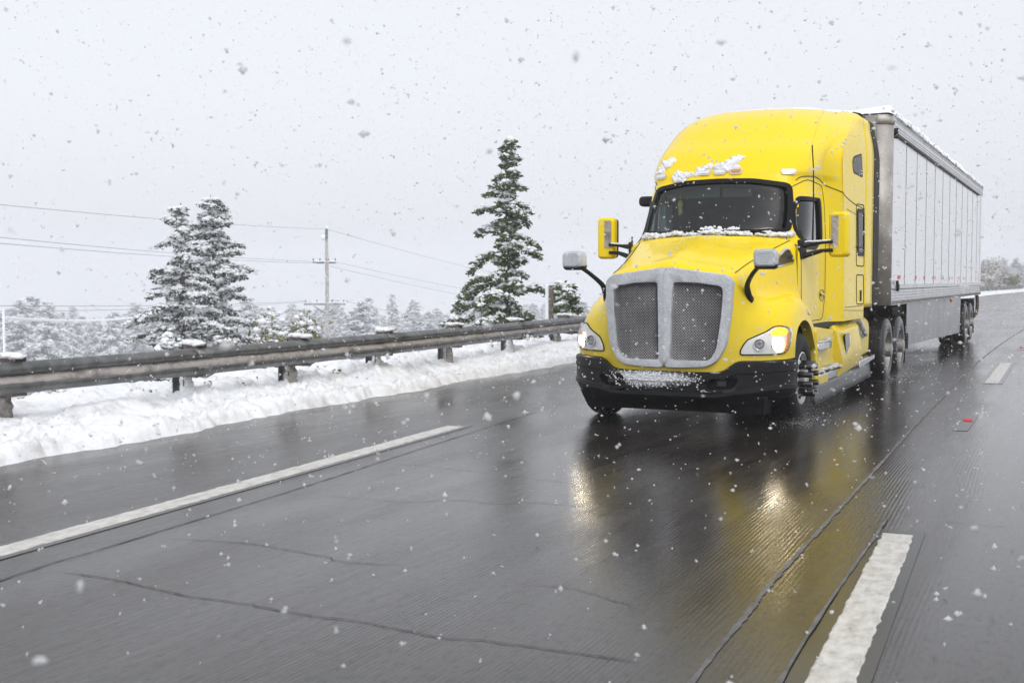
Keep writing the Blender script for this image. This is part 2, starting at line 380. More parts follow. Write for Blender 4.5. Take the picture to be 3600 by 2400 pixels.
class Proj:      # drops 2-D outlines onto a surface along an axis: 'side' = (y,z) seen from +-X, 'front' = (x,z) seen from -Y, 'top' = (x,y)
    def __init__(s, tree, mode, sign=1): s.t = tree; s.m = mode; s.s = sign
    def __call__(s, a, b, off=0.):
        if s.m == 'side': o, d = Vector((3 * s.s, a, b)), Vector((-s.s, 0, 0))
        elif s.m == 'front': o, d = Vector((a, -3, b)), Vector((0, 1, 0))
        else: o, d = Vector((a, b, 8)), Vector((0, 0, -1))
        h, n, i, dist = s.t.ray_cast(o, d)
        if h is None:
            h, n, i, dist = s.t.find_nearest(Vector((1.2 * s.s, a, b)) if s.m == 'side' else Vector((a, .4, b)) if s.m == 'front' else Vector((a, b, 3)))
        if n.dot(d) > 0: n = -n
        return np.array(h + n * off)
    def patch(s, P, off=.004, rings=5, n=None, thick=.012, pit=0.):     # filled outline with a turned-down rim
        P = resample(P, n or max(24, len(P))); c = P.mean(0); bb = B(); G = []
        for k, t in enumerate(np.linspace(0, 1, rings + 1)):
            G.append([s(*(c + (p - c) * max(t, .02)), off - pit * (1 - t)) for p in P])
        G.append([s(*p, off - thick) for p in P])
        bb.grid(np.array(G), wrap=True); return bb
    def ring(s, P, w, off=.006, n=None, thick=.014):
        P = resample(P, n or max(28, len(P))); I = offset_poly(P, w); bb = B()
        G = np.array([[s(*p, off - thick) for p in P], [s(*p, off) for p in P], [s(*p, off) for p in I], [s(*p, off - thick) for p in I]])
        bb.grid(G, flip=True, wrap=True); return bb
    def line(s, pts, r=.004, off=0., closed=False, n=None):
        pts = np.asarray(pts, float)
        if closed: pts = resample(pts, n or 48); pts = np.vstack([pts, pts[:1]])
        Q = np.array([s(*p, off) for p in pts]); return B().tube(Q, r, 6)
def clump_mesh(bb, c, r, seed, squash=(1, 1, .6), seg=10, rough=.35):
    rg = np.random.default_rng(seed); ph = rg.uniform(0, 6.28, (6, 2)); fr = rg.uniform(1.5, 4.5, (6, 2)).round()
    G = []
    for i in range(seg // 2 + 1):
        th = math.pi * i / (seg // 2); row = []
        for j in range(seg):
            q = 2 * math.pi * j / seg
            k = 1 + rough * sum(math.sin(fr[m, 0] * q + ph[m, 0]) * math.sin(fr[m, 1] * th + ph[m, 1]) for m in range(6)) / 2.5
            row.append(np.array(c) + r * k * np.array([math.sin(th) * math.cos(q) * squash[0], math.sin(th) * math.sin(q) * squash[1], math.cos(th) * squash[2]]))
        G.append(row)
    bb.grid(np.array(G), wrap=True)
def vnoise(X, Y, seed=0):                     # smooth value noise
    rg = np.random.default_rng(seed); T = rg.random((256, 256)); xi = np.floor(X).astype(int); yi = np.floor(Y).astype(int)
    fx = X - xi; fy = Y - yi; fx = fx * fx * (3 - 2 * fx); fy = fy * fy * (3 - 2 * fy)
    g = lambda a, b: T[a % 256, b % 256]
    return (g(xi, yi) * (1 - fx) + g(xi + 1, yi) * fx) * (1 - fy) + (g(xi, yi + 1) * (1 - fx) + g(xi + 1, yi + 1) * fx) * fy
def fbm(X, Y, o=4, seed=0): return sum(vnoise(X * 2 ** k + 17 * k, Y * 2 ** k + 31 * k, seed + k) / 2 ** k for k in range(o)) / (2 - 2 ** (1 - o))

# ================================================================== SETTING
EY = [-60, -8, -4.8, -1, 2.4, 8, 20, 60, 100, 130, 166, 220, 320, 600]
EX = [-1.6, -4.0, -4.15, -4.45, -4.65, -4.75, -5.0, -5.7, -6.2, -5.9, -4.7, .0, 18, 110]
def edge(y): return np.interp(y, EY, EX)
def sst(a, b, x): t = np.clip((x - a) / (b - a), 0, 1); return t * t * (3 - 2 * t)
ys = np.r_[np.arange(-60, 40, 2.), np.arange(40, 480, 8.)]
G = np.array([[(x, y, 0) for x in np.r_[edge(y) - 1.2, np.linspace(edge(y), 13 + (edge(y) + 5), 12)]] for y in ys])
road = tag(B().grid(G).build('road', 'road'), 'wet grooved concrete highway lanes under the truck', 'road', kind='structure')
road['kind'] = 'structure'
def ribbon(pts, w, z, name, mat, jit=0., seed=0, n=10, taper=False):
    rg = np.random.default_rng(seed); pts = np.asarray(pts, float)[:, :2]; C = crv(pts, n)
    T = np.gradient(C, axis=0); T /= np.linalg.norm(T, axis=1)[:, None] + 1e-9; N = np.stack([-T[:, 1], T[:, 0]], 1)
    if jit: C = C + N * (np.cumsum(rg.normal(0, jit, len(C))) - np.linspace(0, 1, len(C)) * 0)[:, None] * .5 + N * rg.normal(0, jit * .6, len(C))[:, None]
    wd = np.full(len(C), w)
    if jit: wd = wd * rg.uniform(.55, 1.3, len(C))
    if taper: wd *= np.clip(np.minimum(np.arange(len(C)), np.arange(len(C))[::-1]) / 6., .15, 1)
    G = np.array([[(*(C[i] + N[i] * wd[i] / 2), z), (*(C[i] - N[i] * wd[i] / 2), z)] for i in range(len(C))])
    return B().grid(G, flip=True).build(name, mat, road)
# painted dashes: slightly raised thermoplastic bars in shallow cut recesses
def dash(p0, p1, w, name='lane_dash'):
    p0, p1 = np.array(p0, float), np.array(p1, float); t = (p1 - p0) / np.linalg.norm(p1 - p0); nrm = np.array([-t[1], t[0]]); L = np.linalg.norm(p1 - p0)
    ribbon([p0 - t * .12, (p0 + p1) / 2, p1 + t * .12], w + .12, .004, 'cut_recess', 'puddle_dark', 0., 3)
    rg = np.random.default_rng(int(abs(p0[1]) * 10)); k = int(L / .05); V = []
    top, bot = [], []
    for i in range(k + 1):
        s = i / k * L; e = 0 if 0 < i < k else -.0
        a, b = (w / 2 + rg.normal(0, .004)), (w / 2 + rg.normal(0, .004)); c = p0 + t * s
        row = [(*(c + nrm * a), .0042), (*(c + nrm * (a - .006)), .010), (*(c - nrm * (b - .006)), .010), (*(c - nrm * b), .0042)]
        if i in (0, k): j = rg.uniform(-.03, .03); row = [(x, y, .0042) for x, y, z in row]
        V.append(row)
    return B().grid(np.array(V), flip=True).build(name, 'road_paint', road)
dash((3.46, -11.6), (3.05, -4.17), .185); dash((2.71, 7.75), (2.61, 12.6), .20); dash((2.56, 24.6), (2.6, 29.6), .2); dash((2.9, 41.5), (3.2, 46.5), .2)
dash((-1.32, -10.4), (-2.08, -.62), .185); dash((-2.75, 11.2), (-3.0, 16.1), .19); dash((-3.3, 28), (-3.6, 33), .19)
SEAM = [(3.1, -14), (2.70, -7.07), (2.61, -5.4), (2.52, -2.7), (2.32, 3.76), (2.08, 14), (2.06, 29), (2.3, 60)]
ribbon(SEAM, .030, .004, 'joint_seal', 'joint_seal', .0012, 5, 40)
ribbon([(3.42, -12), (3.04, -7.2), (2.93, -4.1), (2.90, -3.7)], .022, .0085, 'joint_seal', 'joint_seal', .001, 6, 24)
ribbon([(-.4, -11), (-1.04, -7.46), (-1.12, -6.6), (-1.32, -4.3), (-1.57, -2.1), (-1.9, 1.)], .012, .004, 'joint_seal', 'crack', .0008, 7, 24)
for k, c in enumerate([
    [(200, 2010), (420, 2040), (640, 2085), (900, 2120), (1130, 2160), (1300, 2180), (1500, 2215), (1800, 2250), (2100, 2290), (2260, 2310)],
    [(580, 1893), (800, 1905), (920, 1920), (1060, 1945), (1150, 1960), (1200, 1975), (1400, 1988)],
    [(1130, 1740), (1300, 1755), (1450, 1765), (1600, 1758), (1720, 1772), (1850, 1768), (2000, 1778), (2300, 1790), (2500, 1813)],
    [(1360, 1628), (1560, 1645), (1750, 1665), (1950, 1690), (2100, 1702)],
    [(2100, 1520), (2400, 1540), (2800, 1570)], [(1830, 2050), (2000, 2070), (2150, 2110), (2240, 2140)],
    [(3300, 1830), (3420, 1845), (3600, 1850)]]):
    ribbon([onZ(*p) for p in c], (.009, .007, .005, .0045, .004, .005, .004)[k], .004, 'crack', 'crack', .006, 20 + k, 14, True)
for k, (x, y) in enumerate([(2.86, 2.4), (2.6, 18.3), (2.72, 34.5)]):       # recessed reflective pavement markers
    ribbon([(x + .01, y - 1.0), (x, y), (x - .02, y + .75)], .15, .004, 'cut_recess', 'puddle_dark', 0., 40 + k)
    b = B(); b.add([(x - .055, y - .045, .005), (x + .055, y - .045, .005), (x + .05, y + .045, .005), (x - .05, y + .045, .005),
                    (x - .045, y - .02, .024), (x + .045, y - .02, .024), (x + .042, y + .02, .024), (x - .042, y + .02, .024)],
                   [(4, 5, 6, 7), (0, 1, 5, 4), (1, 2, 6, 5), (2, 3, 7, 6), (3, 0, 4, 7)]); b.build('pavement_marker', 'red_tape', road)

# ground: embankment falling away behind the rail to a snowy flat
gx = np.r_[-430, -300, -220, np.arange(-180, -60, 10.), np.arange(-60, -16, 2.), np.arange(-16, 0, .8), np.arange(0, 40, 4.), 60, 120, 300]
gy = np.r_[-110, np.arange(-70, 60, 2.5), np.arange(60, 240, 8.), 280, 350, 420, 500]
GX, GY = np.meshgrid(gx, gy); D = edge(GY) - GX
def ground_z(X, Y):
    D = edge(Y) - X
    flat = sst(60, 115, Y) * (1 - sst(22, 75, D)); drop = sst(2.2, 24, D) * (1 - .93 * flat)
    z = -.30 - 8.2 * drop + (fbm(X * .12, Y * .12, 4, 3) - .5) * 1.6 * sst(3, 20, D) + (fbm(X * .7, Y * .7, 3, 5) - .5) * .35 * sst(1.6, 6, D)
    z = z - 15 * sst(30, 230, D); z = np.where(D < .4, -.30, z); right = X - (edge(Y) + 14.5); return z + sst(0, 4, right) * .9 + sst(20, 60, D) * (fbm(X * .02, Y * .02, 3, 9) - .5) * 3
G = np.stack([GX, GY, ground_z(GX, GY)], -1)
gnd = B().grid(G).build('ground', 'snow', smooth=True, sharp=180); tag(gnd, 'snow covered embankment and flat beyond the guardrail', 'ground', kind='structure')

# ploughed snow bank along the shoulder
def berm(ys_, ds, fine):
    Y, Dd = np.meshgrid(ys_, ds, indexing='ij')
    wav = (fbm(Y * .9, Y * 0 + 3, 4, 11) - .5) * .38 + (vnoise(Y * 7, Y * 0, 12) - .5) * .07
    base = .11 * sst(0, .12, Dd) + (.19 * sst(.1, 1.4, Dd)) - .56 * sst(1.9, 3.2, Dd)
    lump = (fbm(Y * 2.2, Dd * 2.2, 4, 14) - .5) * .24 * sst(0, .35, Dd)
    crumb = 0
    if fine:
        c1 = np.maximum(0, vnoise(Y * 13, Dd * 13, 15) - .45); c2 = np.maximum(0, vnoise(Y * 27, Dd * 27, 16) - .5); c3 = vnoise(Y * 48, Dd * 48, 18) - .5
        pat = sst(.3, .6, vnoise(Y * 1.6, Dd * 2.2, 17)); near = 1 - .55 * sst(.5, 1.4, Dd)
        crumb = (c1 * .16 + c2 * .11 + c3 * .035) * (.35 + .65 * pat) * near * sst(0, .07, Dd)
    Z = base + lump + crumb - .012 * (Dd < .001)
    X = edge(Y) + wav - Dd
    return np.stack([X, Y, Z], -1)
ds = np.r_[0, np.arange(.02, 1.6, .030), np.arange(1.6, 3.5, .08)]
b = B(); b.grid(berm(np.arange(-9, 17, .036), ds, True), flip=False)
b.grid(berm(np.r_[np.arange(-60, -8.9, .5), -9], np.r_[0, .1, .3, .6, 1, 1.5, 2, 2.6, 3.2], False)); b.grid(berm(np.r_[16.98, np.arange(17.2, 200, .5)], np.r_[0, .1, .3, .6, 1, 1.5, 2, 2.6, 3.2], False))
o = b.build('snow_bank', 'snow_berm', smooth=True, sharp=180); tag(o, 'crumbly ploughed snow bank along the road edge', 'snow bank', kind='structure')
# opposite shoulder bank (out of the picture to the right, seen only in reflections)
yy = np.arange(-60, 200, 1.5); b = B(); b.grid(np.array([[(edge(y) + 18 + d, y, h + .1 * math.sin(y * 2.1 + d)) for d, h in ((0, -.02), (.4, .25), (1.2, .45), (2.5, .5), (4.5, .3))] for y in yy]), flip=True)
tag(b.build('snow_bank', 'snow_berm', smooth=True, sharp=180), 'low ploughed snow bank on the far shoulder', 'snow bank', kind='structure')

# ================================================================== GUARDRAIL
RB = np.array([onZ(*p, .22) for p in [(25, 1475), (600, 1390), (1010, 1345), (1325, 1305), (1580, 1270), (1780, 1237), (1950, 1210)]]); RB[:, 0] += .30        # the beam hangs proud of its posts
def rail_x(y):
    near = np.interp(y, RB[:, 1], RB[:, 0]); c = np.polyfit(RB[:, 1], RB[:, 0], 2); ref = edge(y) - 1.45
    p = np.polyval(c, np.clip(y, RB[0, 1] - 4, RB[-1, 1])); w = sst(RB[-1, 1], RB[-1, 1] + 12, y); w2 = 1 - sst(-14, RB[0, 1] - 4, y)
    return p * (1 - w) * (1 - w2) + ref * np.maximum(w, w2)
rail = empty('guardrail', (rail_x(0.), 0, 0), 'grey galvanised W-beam guardrail with slush packed in its groove', 'guardrail')
post_y = list(RB[:, 1]); sp = 2.25
while post_y[0] > -22: post_y.insert(0, post_y[0] - sp)
while post_y[-1] < 175: post_y.append(post_y[-1] + sp)
PROF = [(-.004, .0), (.014, .004), (.030, .016), (.078, .048), (.083, .062), (.083, .086), (.076, .100), (.012, .136), (.004, .146), (.004, .166), (.012, .176), (.076, .212), (.083, .226), (.083, .250), (.076, .264), (.030, .298), (.014, .308), (-.004, .312)]
RAIL_TOP = .80
post_me = B()
post_me.box((-.085, -.075, -.6), (-.075, .075, .70)).box((.075, -.075, -.6), (.085, .075, .70)).box((-.075, -.004, -.6), (.075, .004, .70))
block_me = B().box((-.10, -.085, .46), (.10, .085, .835))
def rail_dir(y): d = Vector((float(rail_x(y + .3) - rail_x(y - .3)), .6, 0)); return d.normalized()
pm = bm_ = None
for i, y in enumerate(post_y):
    x = float(rail_x(y)); d = rail_dir(y); rot = math.atan2(d.y, d.x) - math.pi / 2
    for nm, bb, mat, off in (('post', post_me, 'galvanised', -.20), ('offset_block', block_me, 'weathered_wood', .0)):
        n = Vector((d.y, -d.x, 0))
        if i == 0: o = bb.build(nm, mat, rail); (globals().__setitem__('pm', o) if nm == 'post' else globals().__setitem__('bm_', o))
        else:
            src = pm if nm == 'post' else bm_; o = src.copy(); COL.objects.link(o); o.parent = rail
        p = Vector((x, y, 0)) + n * (off - .11); o.location = p - rail.location; o.rotation_euler = (0, 0, rot)
    if y < 22:
        b = B(); n = np.array([d.y, -d.x, 0])
        for k in range(4):
            c = np.array([x, y, .845 + .012 * (k % 2)]) - n * (.11 + .06 * k - .09) + np.array([0, random.uniform(-.05, .05), 0])
            clump_mesh(b, c, random.uniform(.065, .10), i * 7 + k, (1.1, 1.25, .36), 10, .3)
        b.build('snow_cap', 'snow', rail, smooth=True, sharp=180)
        b = B()
        for k in range(5):
            c = np.array([x, y, .12 + .075 * k]) - n * (.245 + random.uniform(-.01, .02)) + np.array([0, random.uniform(-.02, .02), 0])
            clump_mesh(b, c, .135 - .012 * k, i * 11 + k + 500, (.75, .9, .9), 12, .22)
        b.build('slush_cake', 'snow_slush' if i % 2 else 'snow_berm', rail, smooth=True, sharp=180)
# beams: every second post carries a lapped joint
for i in range(0, len(post_y) - 2, 2):
    y0, y1 = post_y[i] - .16, post_y[i + 2] + .16; G = []
    seg = 8 if y1 < 40 else 3
    for y in np.linspace(y0, y1, seg + 1):
        d = rail_dir(y); n = np.array([d.y, -d.x, 0]); x = float(rail_x(y)); lap = .004 if y < y0 + .2 else 0.
        G.append([np.array([x, y, RAIL_TOP - .312 + z]) + n * (.0 + q + lap) for q, z in PROF])
    o = B().grid(np.array(G), flip=True).build('beam', 'galvanised', rail, smooth=True, sharp=50, solid=.004)
    if y0 < 24:
        b = B()
        for yb in (y0 + .06, y0 + .26):
            for z in (RAIL_TOP - .24, RAIL_TOP - .075):
                d = rail_dir(yb); n = np.array([d.y, -d.x, 0]); c = np.array([float(rail_x(yb)), yb, z]) + n * .088
                b.tube([c - n * .01, c + n * .012], .017, 8)
        b.build('splice_bolts', 'galvanised', rail)['kind'] = 'stuff'
# slush packed in the groove between the two corrugations, ragged upper edge
yy = np.arange(-12, 26, .035); G = []
for y in yy:
    d = rail_dir(y); n = np.array([d.y, -d.x, 0]); x = float(rail_x(y)); z0 = RAIL_TOP - .312
    a = fbm(np.array([y * 1.3]), np.array([.3]), 4, 31)[0]; c = fbm(np.array([y * 8.]), np.array([5.]), 3, 33)[0]
    zt = z0 + .165 + .045 * a + .05 * (c - .4); zb = z0 + .085 - .03 * a; full = .050 + .022 * a
    row = []
    for t in np.linspace(0, 1, 7):
        z = zb + (zt - zb) * t; q = full * math.sin(math.pi * min(1, max(0, t * .82 + .18))) + .012 * (vnoise(np.array([y * 22]), np.array([t * 6.]), 35)[0] - .5)
        row.append(np.array([x, y, z]) + n * max(.006, q + .016))
    G.append(row)
B().grid(np.array(G), flip=True).build('groove_slush', 'snow_slush', rail, smooth=True, sharp=180)
# ================================================================== TRACTOR
truck = empty('semi_truck', (0, 2.6, 0), 'yellow conventional semi truck with high roof sleeper, snow on its hood', 'truck')
def mirror_grid(b, G):
    b.grid(G); Gm = G.copy(); Gm[..., 0] *= -1; b.grid(Gm, flip=True)
# ---- one-piece hood with fenders: control net, rows front-bottom -> cowl, columns centre -> wheel arch
NOSE = [
 [(0, .27, .615), (.36, .28, .615), (.60, .33, .63), (.75, .41, .715), (.93, .50, .735), (1.10, .62, .745), (1.205, .76, .75), (1.240, .90, .76)],
 [(0, .28, .95), (.36, .29, .95), (.65, .345, .96), (.79, .44, .97), (.95, .525, .96), (1.11, .645, .95), (1.215, .78, .94), (1.247, .90, .93)],
 [(0, .29, 1.30), (.36, .30, 1.30), (.69, .37, 1.29), (.81, .49, 1.24), (.96, .62, 1.20), (1.115, .76, 1.165), (1.20, .90, 1.12), (1.240, 1.02, 1.06)],
 [(0, .315, 1.70), (.36, .325, 1.675), (.685, .39, 1.60), (.80, .60, 1.46), (.915, .83, 1.36), (1.075, .99, 1.355), (1.185, 1.10, 1.27), (1.240, 1.18, 1.128)],
 [(0, .62, 1.825), (.36, .63, 1.80), (.70, .68, 1.71), (.815, .88, 1.56), (.895, 1.10, 1.395), (1.065, 1.25, 1.425), (1.185, 1.32, 1.33), (1.240, 1.36, 1.145)],
 [(0, 1.05, 1.945), (.37, 1.06, 1.925), (.755, 1.12, 1.83), (.88, 1.22, 1.675), (.935, 1.36, 1.40), (1.075, 1.46, 1.425), (1.19, 1.52, 1.32), (1.240, 1.55, 1.110)],
 [(0, 1.42, 2.045), (.40, 1.45, 2.035), (.845, 1.60, 1.955), (.965, 1.60, 1.785), (1.0, 1.64, 1.44), (1.095, 1.70, 1.375), (1.195, 1.74, 1.25), (1.240, 1.73, 1.010)],
 [(0, 1.66, 2.10), (.42, 1.72, 2.095), (.92, 1.96, 2.045), (1.025, 1.83, 1.83), (1.05, 1.84, 1.50), (1.12, 1.88, 1.27), (1.205, 1.93, 1.10), (1.240, 1.925, .80)],
]
NG = catmull(NOSE, 7, 6)
# raised centre spine of the hood
for i in range(NG.shape[0]):
    for j in range(NG.shape[1]):
        x, y, z = NG[i, j]
        if z > 1.6 and x < .30 and y > .3:
            s = sst(1.6, .35, y) if False else float(1 - sst(.75, 1.55, y)); NG[i, j, 2] += .022 * s * float(1 - sst(.06, .17, x)) + .012 * float(1 - sst(.08, .34, x))
        # shallow scallops either side of the spine toward the cowl
        if z > 1.8 and y > 1.1:
            NG[i, j, 2] += -.026 * float(sst(.16, .34, x) * (1 - sst(.55, .75, x)) * sst(1.15, 1.4, y) * (1 - sst(1.62, 1.72, y)))
b = B(); mirror_grid(b, NG); lip = []
NB_ = bvh(b.v, b.f)
# turned-in wheel arch and bottom lip
E_ = NG[:, -1]; L1 = E_.copy(); L1[:, 0] -= .11
G = np.stack([E_, L1], 1); mirror_grid(b, G)
E_ = NG[0]; L1 = E_.copy(); L1[:, 1] += .10; mirror_grid(b, np.stack([L1, E_], 0))
V = np.array(b.v); GCUT = np.array([(.03, 1.62), (.40, 1.61), (.64, 1.57), (.655, 1.2), (.60, .84), (.50, .69), (.03, .69)])
b.f = [f for f in b.f if not (V[list(f)].mean(0)[1] < .5 and inpoly(abs(V[list(f)].mean(0)[0]), V[list(f)].mean(0)[2], GCUT))]
hood = b.build('hood', 'yellow', truck, smooth=True, sharp=48)
PF = Proj(NB_, 'front'); PS = Proj(NB_, 'side', 1); PSL = Proj(NB_, 'side', -1); PT = Proj(NB_, 'top')
for sg in (1, -1):      # hood shut lines
    cut = NG[3 * 7 + 3:, 2 * 6].copy(); cut[:, 0] *= sg; cut[:, 2] += .003; cut[:, 0] += sg * .002
    B().tube(cut, .0045, 6).build('hood_seam', 'seam', hood)
# ---- cab shell: control net by height, columns centre front -> A-pillar -> door -> sleeper flare -> sleeper rear
CAB = {
 1.06: [(0, 1.98), (.42, 1.98), (.78, 1.98), (.99, 1.95), (1.055, 1.99), (1.06, 2.6), (1.06, 3.22), (1.065, 3.29), (1.205, 3.68), (1.22, 3.77), (1.22, 4.4), (1.22, 5.15)],
 1.50: [(0, 1.98), (.42, 1.98), (.78, 1.98), (.99, 1.90), (1.055, 1.93), (1.06, 2.6), (1.06, 3.22), (1.065, 3.29), (1.205, 3.66), (1.22, 3.75), (1.22, 4.4), (1.22, 5.15)],
 1.95: [(0, 1.90), (.42, 1.92), (.78, 1.98), (.96, 1.97), (1.05, 1.98), (1.06, 2.6), (1.06, 3.22), (1.065, 3.29), (1.205, 3.63), (1.22, 3.72), (1.22, 4.4), (1.22, 5.15)],
 2.10: [(0, 1.73), (.42, 1.775), (.78, 1.945), (.95, 2.12), (1.035, 2.30), (1.055, 2.65), (1.058, 3.15), (1.063, 3.22), (1.205, 3.62), (1.22, 3.71), (1.22, 4.4), (1.22, 5.15)],
 2.45: [(0, 1.965), (.42, 2.005), (.78, 2.14), (.92, 2.29), (1.005, 2.48), (1.035, 2.75), (1.045, 3.15), (1.05, 3.22), (1.205, 3.58), (1.22, 3.67), (1.22, 4.4), (1.22, 5.15)],
 2.78: [(0, 2.185), (.42, 2.22), (.77, 2.335), (.885, 2.46), (.965, 2.64), (1.0, 2.85), (1.025, 3.13), (1.03, 3.20), (1.205, 3.52), (1.22, 3.61), (1.22, 4.4), (1.22, 5.15)],
 2.92: [(0, 2.275), (.42, 2.305), (.80, 2.42), (.94, 2.56), (1.01, 2.74), (1.035, 2.92), (1.045, 3.12), (1.05, 3.19), (1.205, 3.50), (1.22, 3.58), (1.22, 4.4), (1.22, 5.15)],
 3.18: [(0, 2.40), (.42, 2.43), (.81, 2.55), (.96, 2.70), (1.035, 2.88), (1.07, 3.04), (1.08, 3.16), (1.085, 3.22), (1.205, 3.50), (1.22, 3.58), (1.22, 4.4), (1.22, 5.15)],
 3.38: [(0, 2.54), (.42, 2.57), (.81, 2.70), (.97, 2.86), (1.06, 3.05), (1.11, 3.22), (1.145, 3.38), (1.155, 3.44), (1.205, 3.66), (1.215, 3.74), (1.22, 4.4), (1.22, 5.15)],
 3.58: [(0, 2.76), (.42, 2.80), (.80, 2.95), (.96, 3.13), (1.06, 3.34), (1.12, 3.55), (1.155, 3.74), (1.16, 3.80), (1.19, 4.0), (1.20, 4.1), (1.205, 4.6), (1.205, 5.15)],
 3.74: [(0, 3.06), (.42, 3.11), (.78, 3.29), (.93, 3.50), (1.03, 3.74), (1.09, 3.98), (1.12, 4.16), (1.125, 4.22), (1.155, 4.4), (1.165, 4.5), (1.18, 4.8), (1.18, 5.15)],
 3.87: [(0, 3.48), (.42, 3.54), (.74, 3.74), (.88, 3.95), (.97, 4.18), (1.03, 4.38), (1.075, 4.52), (1.085, 4.57), (1.125, 4.72), (1.14, 4.8), (1.165, 4.95), (1.17, 5.15)],
 3.95: [(0, 3.98), (.40, 4.03), (.67, 4.20), (.80, 4.38), (.88, 4.58), (.93, 4.72), (.98, 4.8), (.995, 4.83), (1.04, 4.92), (1.06, 4.97), (1.09, 5.05), (1.10, 5.15)],
 3.99: [(0, 4.60), (.36, 4.63), (.58, 4.74), (.69, 4.84), (.75, 4.92), (.78, 4.97), (.83, 5.0), (.85, 5.02), (.90, 5.06), (.92, 5.08), (.95, 5.11), (.97, 5.15)],
}
def roof_tune(z, k, x, y):
    t = float(sst(2.95, 3.55, z)); wy = (1, 1, 1, 1, .9, .75, .6, .55, .3, .25, .1, 0)[k]; wx = (1, 1, 1, 1, .9, .75, .55, .5, .15, .1, 0, 0)[k]
    y2 = y + .30 * t * wy * max(0, 5.15 - y) / 2.5; x2 = x * (1 - .09 * t * wx)
    if k in (6, 7): y2 += .13 * float(1 - sst(2.6, 3.2, z))
    return (x2, y2, z if z < 2.92 else 2.92 + (z - 2.92) * .935)
CN = [[roof_tune(z, k, x, y) for k, (x, y) in enumerate(row)] for z, row in CAB.items()]
CG = catmull(CN, 6, 6); CG[..., 1] = np.minimum(CG[..., 1], 5.15)
b = B(); mirror_grid(b, CG); CB = bvh(b.v, b.f)
top = CG[-1]; Gt = np.array([top, np.stack([top[:, 0], np.full(len(top), 5.15), np.full(len(top), 3.935)], 1)]); mirror_grid(b, Gt)
rearL = CG[:, -1]                                   # sleeper rear wall outline
n_ = len(rearL); bk = np.concatenate([rearL, (rearL * [-1, 1, 1])[::-1]]); b.add(bk, [tuple(range(len(bk)))])
CF = Proj(CB, 'front'); CS = Proj(CB, 'side', 1); CSL = Proj(CB, 'side', -1)
# openings: windshield, door windows
WSo = roundpoly([(-.905, 2.135), (-.42, 2.105), (0, 2.10), (.42, 2.105), (.905, 2.135), (.895, 2.45), (.845, 2.735), (.42, 2.80), (0, 2.81), (-.42, 2.80), (-.845, 2.735), (-.895, 2.45)], .075, 5)
DW = roundpoly([(2.36, 2.585), (3.10, 2.60), (3.12, 2.10), (2.72, 1.95), (2.17, 1.95), (2.13, 2.20), (2.22, 2.45)], .06, 5)
V = np.array(b.v); keep = []
WSh = offset_poly(WSo, .03); DWh = offset_poly(DW, .03)
for f in b.f:
    c = V[list(f)].mean(0)
    if c[1] < 2.9 and abs(c[0]) < .93 and inpoly(c[0], c[2], WSh) and c[1] < 2.75: continue
    if abs(c[0]) > .93 and inpoly(c[1], c[2], DWh): continue
    keep.append(f)
b.f = keep
cabo = b.build('cab', 'yellow', truck, smooth=True, sharp=40)
# fine roof panel joints and pressed creases
for sg in (1, -1):
    for col, r_, mt in ((3 * 6 + 2, .0024, 'roof_joint'), (1 * 6 + 1, .0035, 'yellow')):
        ln = CG[6 * 6 + 3:, col].copy(); ln = ln[ln[:, 2] < 3.915]; ln[:, 0] *= sg; B().tube(ln, r_, 6).build('roof_joint' if mt == 'roof_joint' else 'roof_crease', mt, cabo, smooth=True)
# windshield
ws = CF.patch(offset_poly(WSo, .035), -.004, 8, 90, .006).build('windshield', 'windshield_glass', truck, smooth=True, sharp=180)
CF.ring(WSo, .052, .008, 110, .03).build('gasket', 'gasket', ws, smooth=True)
wt = [(x, 2.135 + .0 * x) for x in np.linspace(-.8, .8, 20)]
CF.patch(roundpoly([(-.87, 2.70), (-.42, 2.762), (0, 2.772), (.42, 2.762), (.87, 2.70), (.865, 2.64), (.42, 2.695), (0, 2.705), (-.42, 2.695), (-.865, 2.64)], .02, 2), -.010, 3, 80, .004).build('tint_band', 'dark_glass', ws, smooth=True, sharp=180)
for x0, x1 in ((-.62, .04), (.05, .74)):              # wipers lying at the base of the glass
    pts = [CF(x, 2.135 + .03 * (x - x0) + .012, .022) for x in np.linspace(x0, x1, 9)]
    B().tube(pts, .010, 6).tube([CF(x1, 2.10, .03), CF(x1 * .6 + x0 * .4, 2.16, .035)], .012, 6).build('wiper', 'black_plastic', ws)
